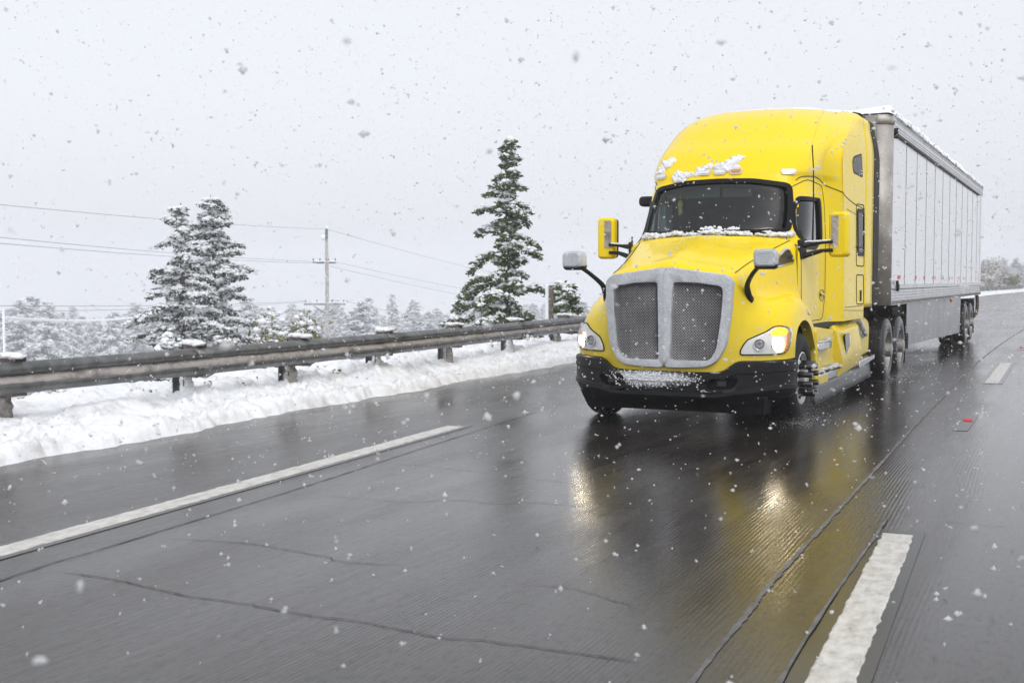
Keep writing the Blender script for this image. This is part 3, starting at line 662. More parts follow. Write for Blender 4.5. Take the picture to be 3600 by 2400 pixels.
for sg, PR in ((1, CS), (-1, CSL)):
    dw = PR.patch(offset_poly(DW, .03), -.006, 6, 60, .006).build('door_window', 'side_glass', truck, smooth=True, sharp=180)
    PR.ring(DW, .048, .006, 80, .03).build('gasket', 'gasket', dw, smooth=True)
    B().tube([PR(2.94, z, .010) for z in np.linspace(2.05, 2.58, 6)], .022, 6).build('window_divider', 'gasket', dw)
    # door shut line
    dl = roundpoly([(2.06, 2.20), (2.30, 2.68), (2.62, 2.80), (3.22, 2.76), (3.29, 2.5), (3.30, 1.40), (3.16, 1.10), (1.99, 1.095), (1.96, 1.95)], .09, 5)
    PR.line(dl, .0055, 0., True, 110).build('door_seam', 'seam', truck)
    # roof fairing joint sweeping back along the cab
    PR.line(crv([(2.44, 2.78), (2.56, 2.83), (2.9, 2.845), (3.2, 2.81), (3.45, 2.73), (3.7, 2.66), (4.3, 2.60), (4.75, 2.58), (5.12, 2.565)], 6), .0065, .0).build('roof_seam', 'seam', cabo)
    PR.line([(3.70, 1.20), (4.3, 1.185), (5.12, 1.165)], .004).build('sill_seam', 'seam', cabo)
    # door handle recess
    hp = np.array([(3.11 + .14 * math.cos(q), 1.40 + .075 * math.sin(q)) for q in np.linspace(0, 2 * math.pi, 24, endpoint=False)])
    dh = PR.patch(hp, .006, 3, 24, .012, .03).build('door_handle', 'black_gloss', truck, smooth=True)
    B().tube([PR(3.0, 1.405, .008), PR(3.04, 1.41, .018), PR(3.18, 1.41, .018), PR(3.22, 1.405, .008)], .017, 8).build('grip', 'chrome', dh, smooth=True)
    # sleeper window in its raised frame, luggage door below, small upper window
    fr_ = roundpoly([onX(u, v, 1.22)[1:] for u, v in ((3010, 717), (3037, 721), (3037, 936), (3010, 934))], .07, 4)
    PR.line(fr_, .008, 0., True, 70).build('window_surround', 'seam', cabo)
    sw = PR.patch(roundpoly([onX(u, v, 1.22)[1:] for u, v in ((3015.5, 740), (3034.5, 743), (3034.5, 892), (3016.5, 890))], .05, 4), .006, 3, 40, .012).build('sleeper_window', 'dark_glass', truck, smooth=True, sharp=60)
    PR.ring(roundpoly([onX(u, v, 1.22)[1:] for u, v in ((3012.5, 733), (3036.5, 736), (3036.5, 901), (3014, 899))], .07, 4), .05, .014, 60, .02).build('gasket', 'gasket', sw, smooth=True)
    B().tube([PR(4.52, 2.03, .014), PR(4.93, 2.04, .014)], .014, 6).build('sash_bar', 'black_plastic', sw)
    ld = roundpoly([onX(u, v, 1.22)[1:] for u, v in ((3010, 966), (3035, 966), (3036, 1068), (3011, 1069))], .06, 4)
    PR.line(ld, .008, 0., True, 60).build('luggage_door', 'seam', cabo)
    B().tube([PR(4.88, 1.30, .004), PR(4.88, 1.45, .004)], .016, 8).build('latch', 'black_plastic', cabo)
    UW = roundpoly([onX(u, v, 1.22)[1:] for u, v in ((2997, 566), (3003, 554), (3028, 545), (3032, 620), (3000.5, 603))], .05, 4)
    uw = PR.patch(UW, .005, 3, 50, .012).build('upper_window', 'dark_glass', truck, smooth=True, sharp=60)
    PR.ring(offset_poly(UW, -.02), .022, .004, 60, .014).build('gasket', 'seam', uw)
    rv = B()
    for y in np.arange(3.80, 5.1, .05):
        for z in (1.235, 2.50 - .05 * (y - 3.8)): clump_mesh(rv, PR(y, z, .001), .006, 1, (1, 1, 1), 6, 0)
    o = rv.build('rivet_rows', 'seam', cabo); o['kind'] = 'stuff'
    # roof light scoop outline on fairing shoulder
    PR.line(crv([(2.72, 2.92), (2.95, 3.10), (3.25, 3.27), (3.6, 3.40), (4.0, 3.47), (4.5, 3.49)], 6), .003, -.0005).build('shoulder_crease', 'yellow', cabo)
# ---- side extenders and rubber trailing edge
for sg in (1, -1):
    k0 = 2; prof = CG[k0:, -1].copy(); prof = prof[(prof[:, 2] > 1.12) & (prof[:, 2] < 3.86)]
    G = np.array([[(sg * (p[0] + .012 * t), 5.165 + .60 * t * (1 - .22 * sst(3.3, 3.9, p[2])), p[2]) for t in (0, .25, .5, .75, 1)] for p in prof])
    ex = B().grid(G, flip=sg < 0).build('side_extender', 'yellow', truck, smooth=True, sharp=40, solid=.03)
    G2 = np.array([[(sg * (p[0] + .016 + .010 * t), 5.165 + .60 * (1 - .22 * sst(3.3, 3.9, p[2])) + .006 + .40 * t * (1 - .35 * sst(3.2, 3.9, p[2])), p[2]) for t in (0, .12, .5, .9, 1)] for p in prof])
    B().grid(G2, flip=sg < 0).build('rubber_edge', 'rubber', ex, smooth=True, sharp=40, solid=.02)
    B().prism([(sg * .98, 5.55, 3.80), (sg * .98, 5.95, 3.76), (sg * .98, 5.98, 3.90), (sg * .98, 5.6, 3.965), (sg * .98, 5.3, 3.955)], (sg * .15, 0, -.04)).build('edge_cap', 'black_plastic', ex, bevel=.03)
prof = CG[-12:, :][-1]
# roof trailing lip
# ---- roof marker lamps
for x in (-.795, -.195, 0, .195, .795):
    z = 2.885 - .012 * (abs(x) > .5)
    o = CF.patch(roundpoly([(x - .085, z + .028), (x + .085, z + .028), (x + .065, z - .03), (x - .065, z - .03)], .02, 3), .020, 3, 28, .03).build('marker_lamp', 'alloy', truck, smooth=True, sharp=50)
    CF.patch(roundpoly([(x - .068, z + .020), (x + .068, z + .020), (x + .054, z - .014), (x - .054, z - .014)], .012, 3), .027, 2, 20, .01).build('lens', 'reflector' if x != .195 else 'amber_dull', o, smooth=True, sharp=50)
# ---- grille
def sgn_outline(P): return np.array(P)
GO = roundpoly([(0, 1.735), (.10, 1.715), (.30, 1.69), (.64, 1.645), (.715, 1.58), (.70, 1.25), (.655, .90), (.57, .735), (.46, .672), (.2, .655), (0, .655)], .05, 4)
GO = np.array([p for p in GO if p[0] >= -1e-6])
full = np.concatenate([GO, (GO * [-1, 1])[::-1]]); full = resample(full, 130)
OPN = roundpoly([(.088, 1.565), (.35, 1.555), (.595, 1.52), (.615, 1.48), (.60, 1.20), (.555, .86), (.50, .755), (.44, .735), (.062, .735)], .035, 4)
def gy_(x, z): return .215 + .11 * (abs(x) / .7) ** 2 * .7 + .02 * (z - 1.1) + .035 * max(0, z - 1.5)   # front plane of the surround
# surround: frame strips between outline and the two openings, with centre bar
gr = B()
def strip(A, C, fa, fc):
    G = np.array([[(p[0], fa(p), p[1]) for p in A], [(p[0], fc(p), p[1]) for p in C]]); return G
for sg in (1, -1):
    inner = resample(OPN, 96); c = inner.mean(0)
    # matching outer point: cast from opening centre to half outline (closed by the centre line)
    half = np.concatenate([GO, [[0, .655]]]); half = np.vstack([half, half[:1]])
    outer = []
    for p in inner:
        d = p - c; best = 9
        for a, e in zip(half[:-1], half[1:]):
            den = d[0] * (e - a)[1] - d[1] * (e - a)[0]
            if abs(den) < 1e-9: continue
            w = a - c; t = (w[0] * (e - a)[1] - w[1] * (e - a)[0]) / den; u = (w[0] * d[1] - w[1] * d[0]) / den
            if t > 0 and -1e-6 <= u <= 1 + 1e-6: best = min(best, t)
        outer.append(c + d * best)
    outer = np.array(outer); rows = []
    oedge = outer[:, 0] > .004
    for t, dy in ((-.02, .14), (0.0, .012), (.07, 0.), (.5, -.004), (.93, -.001), (1.0, .008), (1.01, .09)):
        q = outer + (inner - outer) * t; row = []
        for k, p in enumerate(q):
            yy_ = gy_(*p) + (dy if oedge[k] or t > .1 else 0.)
            if not oedge[k] and t <= .1: p = np.array([0, p[1]]); yy_ = gy_(*p) - .016
            if not oedge[k] and .1 < t < .9: yy_ -= .010 * (1 - t)
            row.append((sg * p[0], yy_, p[1]))
        rows.append(row)
    gr.grid(np.array(rows), flip=sg > 0, wrap=True)
gs = gr.build('grille_surround', 'frosted_alloy', truck, smooth=True, sharp=40)
for sg in (1, -1):
    b = B(); pit = .0295; wr = .0036
    for dr in (1, -1):
        for k in np.arange(-70, 110):
            # diagonal wires clipped to the opening
            tt = np.linspace(-.3, 1.1, 281); xs_, zs_ = .02 + tt, .70 + dr * tt + k * pit
            ok = inpoly(xs_, zs_, OPN); pts = list(zip(xs_[ok], zs_[ok]))
            if len(pts) < 2: continue
            (xa, za), (xb, zb) = pts[0], pts[-1]; m = 4
            P = [(sg * (xa + (xb - xa) * i / m), gy_(xa + (xb - xa) * i / m, za + (zb - za) * i / m) + .045 + .003 * dr, za + (zb - za) * i / m) for i in range(m + 1)]
            b.tube(P, wr, 4, False)
    o = b.build('grille_mesh', 'mesh_wire', truck); o['kind'] = 'stuff'
    o = B().prism([(sg * p[0], gy_(*p) + .085, p[1]) for p in resample(OPN, 40)], (0, .01, 0)).build('radiator_shutter', 'gasket', truck)
# ---- headlamps
HL = [(.765, .80), (.775, .86), (.83, .955), (.93, 1.005), (1.01, 1.045), (1.065, 1.095), (1.13, 1.10), (1.195, 1.075), (1.213, 1.02), (1.212, .92), (1.195, .845), (1.165, .812), (1.05, .802), (.9, .80)]
for sg in (1, -1):
    P = roundpoly([(sg * x, z) for x, z in HL], .03, 3)
    hl = PF.patch(offset_poly(P, -.004), .003, 4, 70, .02).build('headlamp', 'reflector', truck, smooth=True, sharp=60)
    PF.ring(offset_poly(P, -.006), .012, .007, 80, .02).build('lamp_gasket', 'gasket', hl, smooth=True)
    for (x, z, r, mat, rim) in ((1.10, .905, .048, 'headlamp_beam', 'chrome'), (.945, .905, .050, 'projector_lens', 'chrome')):
        c = PF(sg * x, z, .022); nrm = (c - PF(sg * x, z, 0)) / .022; nrm = nrm * .55 + np.array([0, -1, 0]) * .45; nrm /= np.linalg.norm(nrm)
        bb = B(); n0 = Vector(nrm); qu = Vector((0, 0, 1)).rotation_difference(n0).to_matrix()
        prof_ = [(0, r * .0 + .0005), (.008, r * .5), (.006, r * .85), (0, r)]
        Vv = []; m = 24
        for a_, rr in prof_:
            for k in range(m): q = 2 * math.pi * k / m; Vv.append(c + np.array(qu @ Vector((rr * math.cos(q), rr * math.sin(q), a_))))
        bb.grid(np.array(Vv).reshape(len(prof_), m, 3), wrap=True); bb.build('lamp_bulb', mat, hl, smooth=True)
        bb = B(); Vv = []
        for a_, rr in ((-.004, r * 1.22), (.014, r * 1.18), (.012, r * 1.04), (-.004, r)):
            for k in range(m): q = 2 * math.pi * k / m; Vv.append(c + np.array(qu @ Vector((rr * math.cos(q), rr * math.sin(q), a_))))
        bb.grid(np.array(Vv).reshape(4, m, 3), wrap=True); bb.build('lamp_bezel', rim, hl, smooth=True)
    PF.patch(roundpoly([(sg * x, z) for x, z in ((1.035, 1.012), (1.075, 1.078), (1.13, 1.085), (1.175, 1.065), (1.18, 1.0), (1.12, .992))], .02, 3), .012, 3, 36, .012).build('turn_signal', 'turn_lamp' if sg > 0 else 'reflector', hl, smooth=True)
    PF.patch(roundpoly([(sg * x, z) for x, z in ((1.192, 1.04), (1.205, .99), (1.203, .90), (1.185, .845), (1.16, .83), (1.178, .90), (1.184, .99))], .008, 2), .016, 2, 40, .01).build('side_reflector', 'amber_dull', hl, smooth=True)
    PF.patch(offset_poly(P, .006), .036, 6, 70, .034).build('lens', 'lens_glass', hl, smooth=True, sharp=180)
    o = PS if sg > 0 else PSL
    o.patch(roundpoly([(1.60, 1.275), (1.70, 1.235), (1.71, 1.18), (1.615, 1.215)], .02, 3), .012, 2, 20, .02).build('side_marker', 'reflector', truck, smooth=True)
    o.line(crv([(1.62, 1.94), (1.60, 1.86), (1.30, 1.64), (.95, 1.50)], 6), .002, -.001)
    # cowl side window with bright trim
    cw = [(1.36, 1.735), (1.40, 1.80), (1.52, 1.86), (1.68, 1.925), (1.755, 1.94), (1.765, 1.79)]
    co = o.patch(roundpoly(cw, .025, 3), .006, 3, 40, .012).build('cowl_vent', 'black_gloss', truck, smooth=True, sharp=60)
    o.ring(offset_poly(roundpoly(cw, .025, 3), -.012), .016, .010, 60, .014).build('trim', 'chrome', co, smooth=True)
# ---- bumper
BP = [(0, .175), (.35, .19), (.62, .235), (.85, .325), (1.03, .44), (1.17, .59), (1.255, .76), (1.275, .90)]
BPc = crv(BP, 6)
def btop(x): return .605 + .135 * float(sst(.56, .80, abs(x)))
rows = []
for t, dy, zt in ((0, .10, 1), (0, .03, 1), (.03, .004, 1), (.10, 0, 1), (.28, 0, 0), (.30, .012, 0), (.62, .012, 0), (.64, 0, 0), (.74, -.004, 0), (.78, .020, 0), (.90, .05, 0), (1.0, .085, 0), (1.0, .16, 0)):
    row = []
    for x, y in BPc:
        zt_ = btop(x); zb = .270 + .065 * float(sst(.75, 1.2, x)); z = zt_ + (zb - zt_) * t
        k = float(1 - sst(.9, 1.27, x)) * .8 + .2
        row.append((x - dy * (1 - k) * .9, y + dy * k, z))
    rows.append(row)
b = B(); G = np.array(rows); mirror_grid(b, G[::-1])
BT = bvh(b.v, b.f); BF = Proj(BT, 'front'); V = np.array(b.v)
FOG = roundpoly([(.49, .560), (.82, .570), (.74, .435), (.56, .42), (.445, .445)], .04, 4)
b.f = [f for f in b.f if not inpoly(abs(V[list(f)].mean(0)[0]), V[list(f)].mean(0)[2], FOG)]
bp = b.build('bumper', 'bumper', truck, smooth=True, sharp=38)
for sg in (1, -1):
    P = FOG * [sg, 1]
    BF.patch(P, -.055, 3, 40, .01).build('fog_lamp_recess', 'gasket', bp, smooth=True)
    Pr = resample(offset_poly(P, -.022), 60); Pi = resample(offset_poly(P, .012), 60)
    B().grid(np.array([[BF(*p, -.01) for p in Pr], [BF(*p, .006) for p in Pr], [BF(*p, .004) for p in Pi], [BF(*p, -.065) for p in Pi]]), flip=sg < 0, wrap=True).build('recess_rim', 'black_plastic', bp, smooth=True)
    B().box(onto := np.array(BF(sg * .62, .50, -.03)) - [.05, 0.0, .03], onto + [.10, -.006, .06]).build('fog_lamp', 'black_gloss', bp, bevel=.006)
B().prism([(-1.05, .40, .36), (1.05, .40, .36), (1.0, .52, .165), (-1.0, .52, .165)], (0, .3, 0)).build('air_dam', 'rubber', bp)
B().box((-1.12, .55, .60), (1.12, .90, .74)).build('bumper_backing', 'gasket', bp)
# ---- mirrors
def rounded_box(c, size, r, mat, name, parent, rotz=0, taper=0.):
    x, y, z = size; b = B(); P = rrect(-x / 2, -z / 2, x / 2, z / 2, r, 5); G = []
    for t, k in ((-.5, .82), (-.42, .94), (-.25, 1.0), (.35, 1.0), (.48, .97), (.5, .90)):
        G.append([(p[0] * (1 - (1 - k) * r * 2 / x * 3) * (1 + taper * p[1]), t * y, p[1] * (1 - (1 - k) * r * 2 / z * 3)) for p in P])
    G = np.array(G); n = G.shape[1]
    b.grid(G, wrap=True); b.add(G[0], [tuple(range(n))[::-1]]); b.add(G[-1], [tuple(range(n))])
    ca, sa = math.cos(rotz), math.sin(rotz)
    b.v = [(c[0] + ca * p[0] - sa * p[1], c[1] + sa * p[0] + ca * p[1], c[2] + p[2]) for p in b.v]
    return b.build(name, mat, parent, smooth=True, sharp=50)
for sg in (1, -1):
    mr = rounded_box((sg * 1.445, 2.20, 2.115), (.225, .16, .52), .05, 'yellow', 'side_mirror', truck, -sg * .12, .0)
    rounded_box((sg * 1.44, 2.296, 2.115), (.205, .03, .50), .045, 'black_plastic', 'mirror_back', mr, -sg * .12)
    b = B(); G = []
    for i, z in enumerate(np.linspace(1.99, 2.33, 30)):     # rime on the leading face
        row = []
        for j, x in enumerate(np.linspace(-.06, .05, 12)):
            hgt = max(0, .004 + .014 * (vnoise(np.array([z * 40]), np.array([x * 40 + sg * 9]), 61)[0] - .25)) * math.sin(math.pi * (j + .3) / 11.6) ** .5
            row.append((sg * 1.44 + x * .8 - sg * .035, 2.118 - hgt + .004 * (j in (0, 11)) * 2 - sg * x * .1, z))
        G.append(row)
    B().grid(np.array(G), flip=False).build('rime', 'snow_slush', mr, smooth=True, sharp=180)
    for z0, z1 in ((2.005, 2.025), (1.885, 1.925)):
        B().tube([(sg * 1.03, 2.02, z0 - .03), (sg * 1.12, 2.06, z0), (sg * 1.25, 2.11, z1), (sg * 1.385, 2.115, z1 + .01)], [.034, .032, .024, .021], 10).build('mirror_arm', 'black_plastic', mr, smooth=True)
    b = B()
    for k in range(9): clump_mesh(b, (sg * (1.08 + .033 * k), 2.055 + .007 * k, 2.030 + .002 * k), .022, 70 + k, (1.3, 1, .55), 8, .3)
    b.build('snow_cap', 'snow', mr, smooth=True, sharp=180)
    B().prism([(sg * 1.02, 1.90, 2.05), (sg * 1.06, 2.10, 2.07), (sg * 1.06, 2.10, 1.84), (sg * 1.03, 1.94, 1.82)], (sg * .03, 0, 0)).build('mirror_base', 'black_plastic', mr, bevel=.008)
    # hood mirror on a bent stalk
    hx = 1.072
    hm = rounded_box((sg * hx, .27, 1.812), (.245, .15, .19), .05, 'frosted_alloy', 'hood_mirror', truck, sg * .15)
    rounded_box((sg * hx, .285, 1.740), (.235, .155, .085), .04, 'black_plastic', 'mirror_base', hm, sg * .15)
    B().tube(crv([(sg * .815, .615, 1.36), (sg * .812, .55, 1.46), (sg * .825, .48, 1.54), (sg * .90, .37, 1.64), (sg * .99, .29, 1.725)], 5), crv([[.042], [.036], [.028], [.023], [.024]], 5)[:, 0], 10).build('mirror_stalk', 'black_plastic', hm, smooth=True)
    clump = B(); clump_mesh(clump, (sg * .80, .64, 1.37), .065, 5, (.8, .8, 1.3), 10, .2); clump.build('stalk_foot', 'black_plastic', hm, smooth=True, sharp=180)
# antenna on the driver side, small look-down mirror on the passenger door
ant = B().tube([(1.13, 2.22, 2.05), (1.135, 2.22, 2.5), (1.13, 2.21, 2.9), (1.115, 2.20, 3.16)], [.012, .009, .007, .008], 6).build('antenna', 'black_plastic', truck)
B().tube([(-1.12, 2.22, 2.03), (-1.12, 2.22, 2.13)], .010, 6).build('antenna_stub', 'black_plastic', truck)
rounded_box((-1.10, 2.72, 2.60), (.20, .16, .13), .05, 'black_plastic', 'look_down_mirror', truck)
# ---- wheels
def wheel(c, sg, name, parent, kind):
    x, y, z = c; w = Rr = None; Rr = .505; hw = .145
    o = empty_part(name, parent)
    if kind == 'dual': xs_ = (x, x - sg * .335)
    else: xs_ = (x,)
    for k, xx in enumerate(xs_):     # xx = outer face
        b = B(); prof = [(0.03, .285), (.012, .30), (.0, .34), (-.004, .40), (.006, .455), (.025, .487), (.05, .500)]
        for g in range(4): a = .05 + g * .0475; prof += [(a, .502), (a + .036, .505), (a + .038, .493), (a + .045, .493)]
        prof += [(.242, .500), (.265, .487), (.284, .455), (.29, .40), (.288, .34), (.27, .30), (.25, .285)]
        b.lathe([(-sg * a, r) for a, r in prof], (xx, y, z), 0, 56)
        b.build('tyre', 'rubber_wet' if kind != 'steer' else 'rubber', o, smooth=True, sharp=50)
        if k: continue
        b = B()
        if kind == 'steer': rp = [(.03, .292), (.014, .292), (.010, .280), (.03, .272), (.05, .262), (.058, .225), (.050, .205), (.030, .180), (.022, .155), (.022, .115), (.0, .112)]
        else: rp = [(.03, .292), (.014, .292), (.010, .280), (.03, .272), (.10, .262), (.135, .245), (.140, .200), (.145, .155), (.145, .115), (.06, .110)]
        b.lathe([(-sg * a, r) for a, r in rp], (x, y, z), 0, 56); b.build('rim', 'alloy' if kind == 'steer' else 'alloy_dull', o, smooth=True, sharp=35)
        b = B(); a0 = -.0 if kind == 'steer' else .06; ahub = -.03 if kind == 'steer' else -.045
        b.lathe([(-sg * (a0 + .02), .115), (-sg * ahub, .105), (-sg * (ahub - .012), .085), (-sg * (ahub - .014), .0005)], (x, y, z), 0, 28); b.build('hub_cap', 'alloy' if kind == 'steer' else 'alloy_dull', o, smooth=True)
        for h in range(10):
            q = 2 * math.pi * (h + .5) / 10; cc = np.array([x - sg * .0, y + .1675 * math.cos(q), z + .1675 * math.sin(q)])
            if kind == 'steer':
                B().tube([cc - [sg * .02, 0, 0], cc + [sg * .02, 0, 0], cc + [sg * .125, 0, 0], cc + [sg * .135, 0, 0]], [.036, .032, .032, .027], 12).build('lug_cover', 'black_gloss', o, smooth=True)
            if kind == 'steer':
                q = 2 * math.pi * h / 10; cc = np.array([x - sg * .047, y + .222 * math.cos(q), z + .222 * math.sin(q)]); b2 = B(); G = []
                tq = np.array([0, -math.sin(q), math.cos(q)]); rq = np.array([0, math.cos(q), math.sin(q)])
                G = [cc + tq * .036 * math.cos(a) + rq * .024 * math.sin(a) + [sg * (.004), 0, 0] for a in np.linspace(0, 2 * math.pi, 14, endpoint=False)]
                b2.prism(G, (-sg * .01, 0, 0)); b2.build('hand_hole', 'gasket', o)
        if kind == 'dual' :
            for h in range(10):
                q = 2 * math.pi * h / 10; cc = np.array([x - sg * .136, y + .205 * math.cos(q), z + .205 * math.sin(q)])
                B().tube([cc, cc + [sg * .012, 0, 0]], .03, 10).build('hand_hole', 'gasket', o)
    return o
def empty_part(name, parent):
    o = bpy.data.objects.new(name, None); COL.objects.link(o); o.parent = parent; o.location = -parent.location; o.empty_display_size = .2; return o
def steer_disc(): pass
wheel((1.238, 1.33, .502), 1, 'front_wheel', truck, 'steer'); wheel((-1.238, 1.33, .502), -1, 'front_wheel', truck, 'steer')
for yy_ in (7.26, 8.56):
    for sg in (1, -1): wheel((sg * 1.245, yy_, .502), sg, 'drive_wheel', truck, 'dual')
# wheel wells / chassis darks
for sg in (1, -1):
    G = []
    for q in np.linspace(-.35, math.pi + .35, 22): G.append([(sg * xx, 1.33 - .625 * math.cos(q), .50 + .625 * math.sin(q)) for xx in (1.13, .70)])
    B().grid(np.array(G)).build('wheel_well', 'gasket', truck, solid=.01)
    B().box((sg * .36, .6, .62), (sg * .46, 9.3, .90)).build('frame_rail', 'dark_metal', truck)
B().box((-.68, .42, .66), (.68, 1.7, 1.5)).build('engine_block', 'gasket', truck)
B().tube([(-1.0, 1.33, .45), (1.0, 1.33, .45)], .07, 10).build('front_axle', 'dark_metal', truck)
for yy_ in (7.26, 8.56): B().tube([(-1.0, yy_, .5), (-.3, yy_, .5), (-.2, yy_, .5), (.2, yy_, .5), (.3, yy_, .5), (1.0, yy_, .5)], [.09, .09, .2, .2, .09, .09], 12).build('drive_axle', 'dark_metal', truck)
B().box((-.6, 2.0, .55), (.6, 5.1, 1.04)).build('underbody', 'gasket', truck)
B().prism([(-.45, 7.2, 1.02), (.45, 7.2, 1.02), (.5, 8.1, 1.06), (.25, 8.6, 1.0), (-.25, 8.6, 1.0), (-.5, 8.1, 1.06)], (0, 0, .06)).build('fifth_wheel', 'dark_metal', truck)
# ---- chassis fairings, both flanks
def flank(b, sg, poly, x0, x1): b.prism([(sg * x1, y, z) for y, z in poly], (sg * (x0 - x1), 0, 0)); return b
for sg in (1, -1):
    # front section: recessed bay with two steps
    fa = flank(B(), sg, [(2.03, 1.03), (2.30, 1.035), (3.38, .965), (3.40, .42), (2.10, .38), (2.02, .60)], 1.06, 1.165).build('step_fairing', 'yellow', truck, bevel=.02)
    rim = [(1.955, .80), (1.985, .62), (2.0, .40)]
    G = np.array([[(sg * x, y + dy, z) for x, dy in ((1.10, -.01), (1.225, 0), (1.24, .03), (1.20, .10), (1.165, .16))] for y, z in crv([(1.93, 1.02), (1.965, .85), (1.99, .65), (2.0, .40)], 4)])
    B().grid(G, flip=sg < 0).build('arch_trim', 'yellow', fa, smooth=True, solid=.01)
    # upper step
    up_ = [(2.10, 0), (2.12, .075), (2.6, .085), (2.85, .08), (2.98, .04), (3.0, 0)]
    P = [(sg * (1.163 + d), y, .845) for y, d in up_]; st = B().prism(P, (0, 0, -.085)).build('upper_step', 'chrome', fa, bevel=.012)
    b = B()
    for k in range(22): clump_mesh(b, (sg * random.uniform(1.17, 1.225), 2.14 + .039 * k, .852 + .02 * max(0, (k - 12) / 9)), random.uniform(.03, .05), 90 + k, (1, 1.2, .55), 8, .35)
    b.build('step_slush', 'snow_step', st, smooth=True, sharp=180)
    lo = [(2.08, 0), (2.09, .10), (2.5, .105), (3.15, .095), (3.40, .055), (3.46, 0)]
    P = [(sg * (1.16 + d), y, .49) for y, d in lo]; st = B().prism(P, (0, 0, -.10)).build('lower_step', 'chrome', fa, bevel=.012)
    P = [(sg * (1.16 + d + .003), y, .478) for y, d in [(2.05, .0), (2.07, .102), (2.52, .107), (2.52, .0)]]; B().prism(P, (0, 0, -.11)).build('step_end', 'yellow', fa, bevel=.01)
    b = B()
    for k in range(46): clump_mesh(b, (sg * random.uniform(1.15, 1.245), 2.12 + .028 * k, .50 + .03 * random.random()), random.uniform(.035, .06), 190 + k, (1, 1.3, .5), 8, .4)
    b.build('step_slush', 'snow_step', st, smooth=True, sharp=180)
    # tank fairing with its diagonal facet and dark intake
    pts = [(3.42, .965), (3.9, .975), (4.72, 1.0), (4.90, .90), (4.92, .42), (3.46, .36)]
    tf = B(); tf.add([(sg * x, y, z) for x, y, z in [(1.19, 3.42, .945), (1.235, 3.62, .93), (1.235, 4.70, .965), (1.19, 4.90, .88), (1.20, 4.92, .42), (1.215, 3.46, .355), (1.245, 3.50, .62), (1.25, 4.90, .66), (1.255, 4.2, .70), (1.19, 4.72, 1.01), (1.10, 3.42, 1.02), (1.10, 4.75, 1.04), (1.262, 3.55, .52), (1.265, 4.25, .58), (1.262, 4.90, .60), (1.10, 4.92, .42), (1.10, 3.46, .355), (1.10, 4.92, .90)]],
        [f if sg > 0 else f[::-1] for f in [(0, 6, 8, 1), (1, 8, 2), (2, 8, 7, 3), (6, 12, 13, 8), (8, 13, 14, 7), (12, 5, 4, 14, 13), (0, 1, 10), (1, 2, 9, 11, 10), (2, 3, 9), (3, 7, 14, 4, 15, 17), (9, 3, 17, 11), (0, 10, 16, 5, 12, 6), (5, 16, 15, 4)]])
    tfo = tf.build('tank_fairing', 'yellow', truck, bevel=.016)
    B().prism([(sg * 1.243, y, z) for y, z in ((3.66, .90), (3.96, .90), (4.02, .735), (3.76, .62))], (sg * .008, 0, 0)).build('side_intake', 'black_gloss', tfo, bevel=.006)
    # rear fairing ahead of the drive wheels, with snow-packed grab step
    rf = flank(B(), sg, [(4.98, 1.07), (5.9, 1.06), (6.18, 1.0), (6.28, .90), (6.22, .50), (4.98, .46)], 1.03, 1.12).build('rear_fairing', 'yellow', truck, bevel=.05)
    B().prism([(sg * 1.10, y, z) for y, z in ((4.98, .46), (6.22, .50), (6.22, .43), (5.4, .38), (4.98, .36))], (sg * .11, 0, 0)).build('rear_step', 'chrome', rf, bevel=.01)
    b = B(); gp = crv([(4.72, 1.05), (5.0, 1.05), (5.25, 1.0), (5.5, .90), (5.72, .82)], 5)
    for k, (y, z) in enumerate(gp): clump_mesh(b, (sg * 1.14, y, z), .062, 300 + k, (.9, 1.15, .8), 10, .3)
    st = B().tube([(sg * 1.12, y, z - .035) for y, z in gp], .035, 8).build('grab_step', 'chrome', rf, smooth=True); b.build('step_slush', 'snow_step', st, smooth=True, sharp=180)
    # rubber ground skirt
    G = np.array([[(sg * (1.155 + .03 * t + .01 * math.sin(y * 3)), y, (1 - t) * (.39) + t * (.115 + .014 * (y - 2.1))) for t in (0, .35, .7, 1)] for y in np.linspace(2.08, 6.1, 24)])
    B().grid(G, flip=sg < 0).build('ground_skirt', 'rubber_wet', truck, smooth=True, solid=.012)
    B().box((sg * .65, 2.1, 1.0), (sg * 1.12, 5.0, 1.055)).build('top_cover', 'gasket', truck)
    B().prism([(sg * .62, 9.12, 1.0), (sg * 1.24, 9.12, 1.0), (sg * 1.24, 9.12, .18), (sg * .62, 9.12, .18)], (0, .015, 0)).build('mud_flap', 'rubber', truck)
# ---- cab interior seen through the glass
it = []
B().box((-.95, 2.02, 1.72), (.95, 2.5, 1.98)).build('dashboard', 'interior', truck, bevel=.06)
B().box((-1.0, 3.3, 1.1), (1.0, 3.36, 2.9)).build('sleeper_curtain', 'interior', truck)
B().box((-.98, 2.0, 1.08), (.98, 3.3, 1.12)).build('cab_floor', 'interior', truck)
B().box((-.88, 2.52, 2.815), (.88, 3.3, 2.86)).build('headliner', 'interior', truck, bevel=.02)
for x in (.52, -.52):
    s_ = B().box((x - .26, 2.70, 1.50), (x + .26, 3.22, 1.66)).build('seat', 'seat_cloth', truck, bevel=.05)
    B().box((x - .25, 3.02, 1.66), (x + .25, 3.18, 2.25)).build('seat_back', 'seat_cloth', s_, bevel=.06)
    B().box((x - .14, 3.04, 2.27), (x + .14, 3.15, 2.45)).build('headrest', 'seat_cloth', s_, bevel=.04)
sw_ = B(); T = []
for k in range(28):
    q = 2 * math.pi * k / 28; T.append((.52 + .22 * math.cos(q), 2.50 + .06 * math.sin(q), 2.0 + .21 * math.sin(q)))
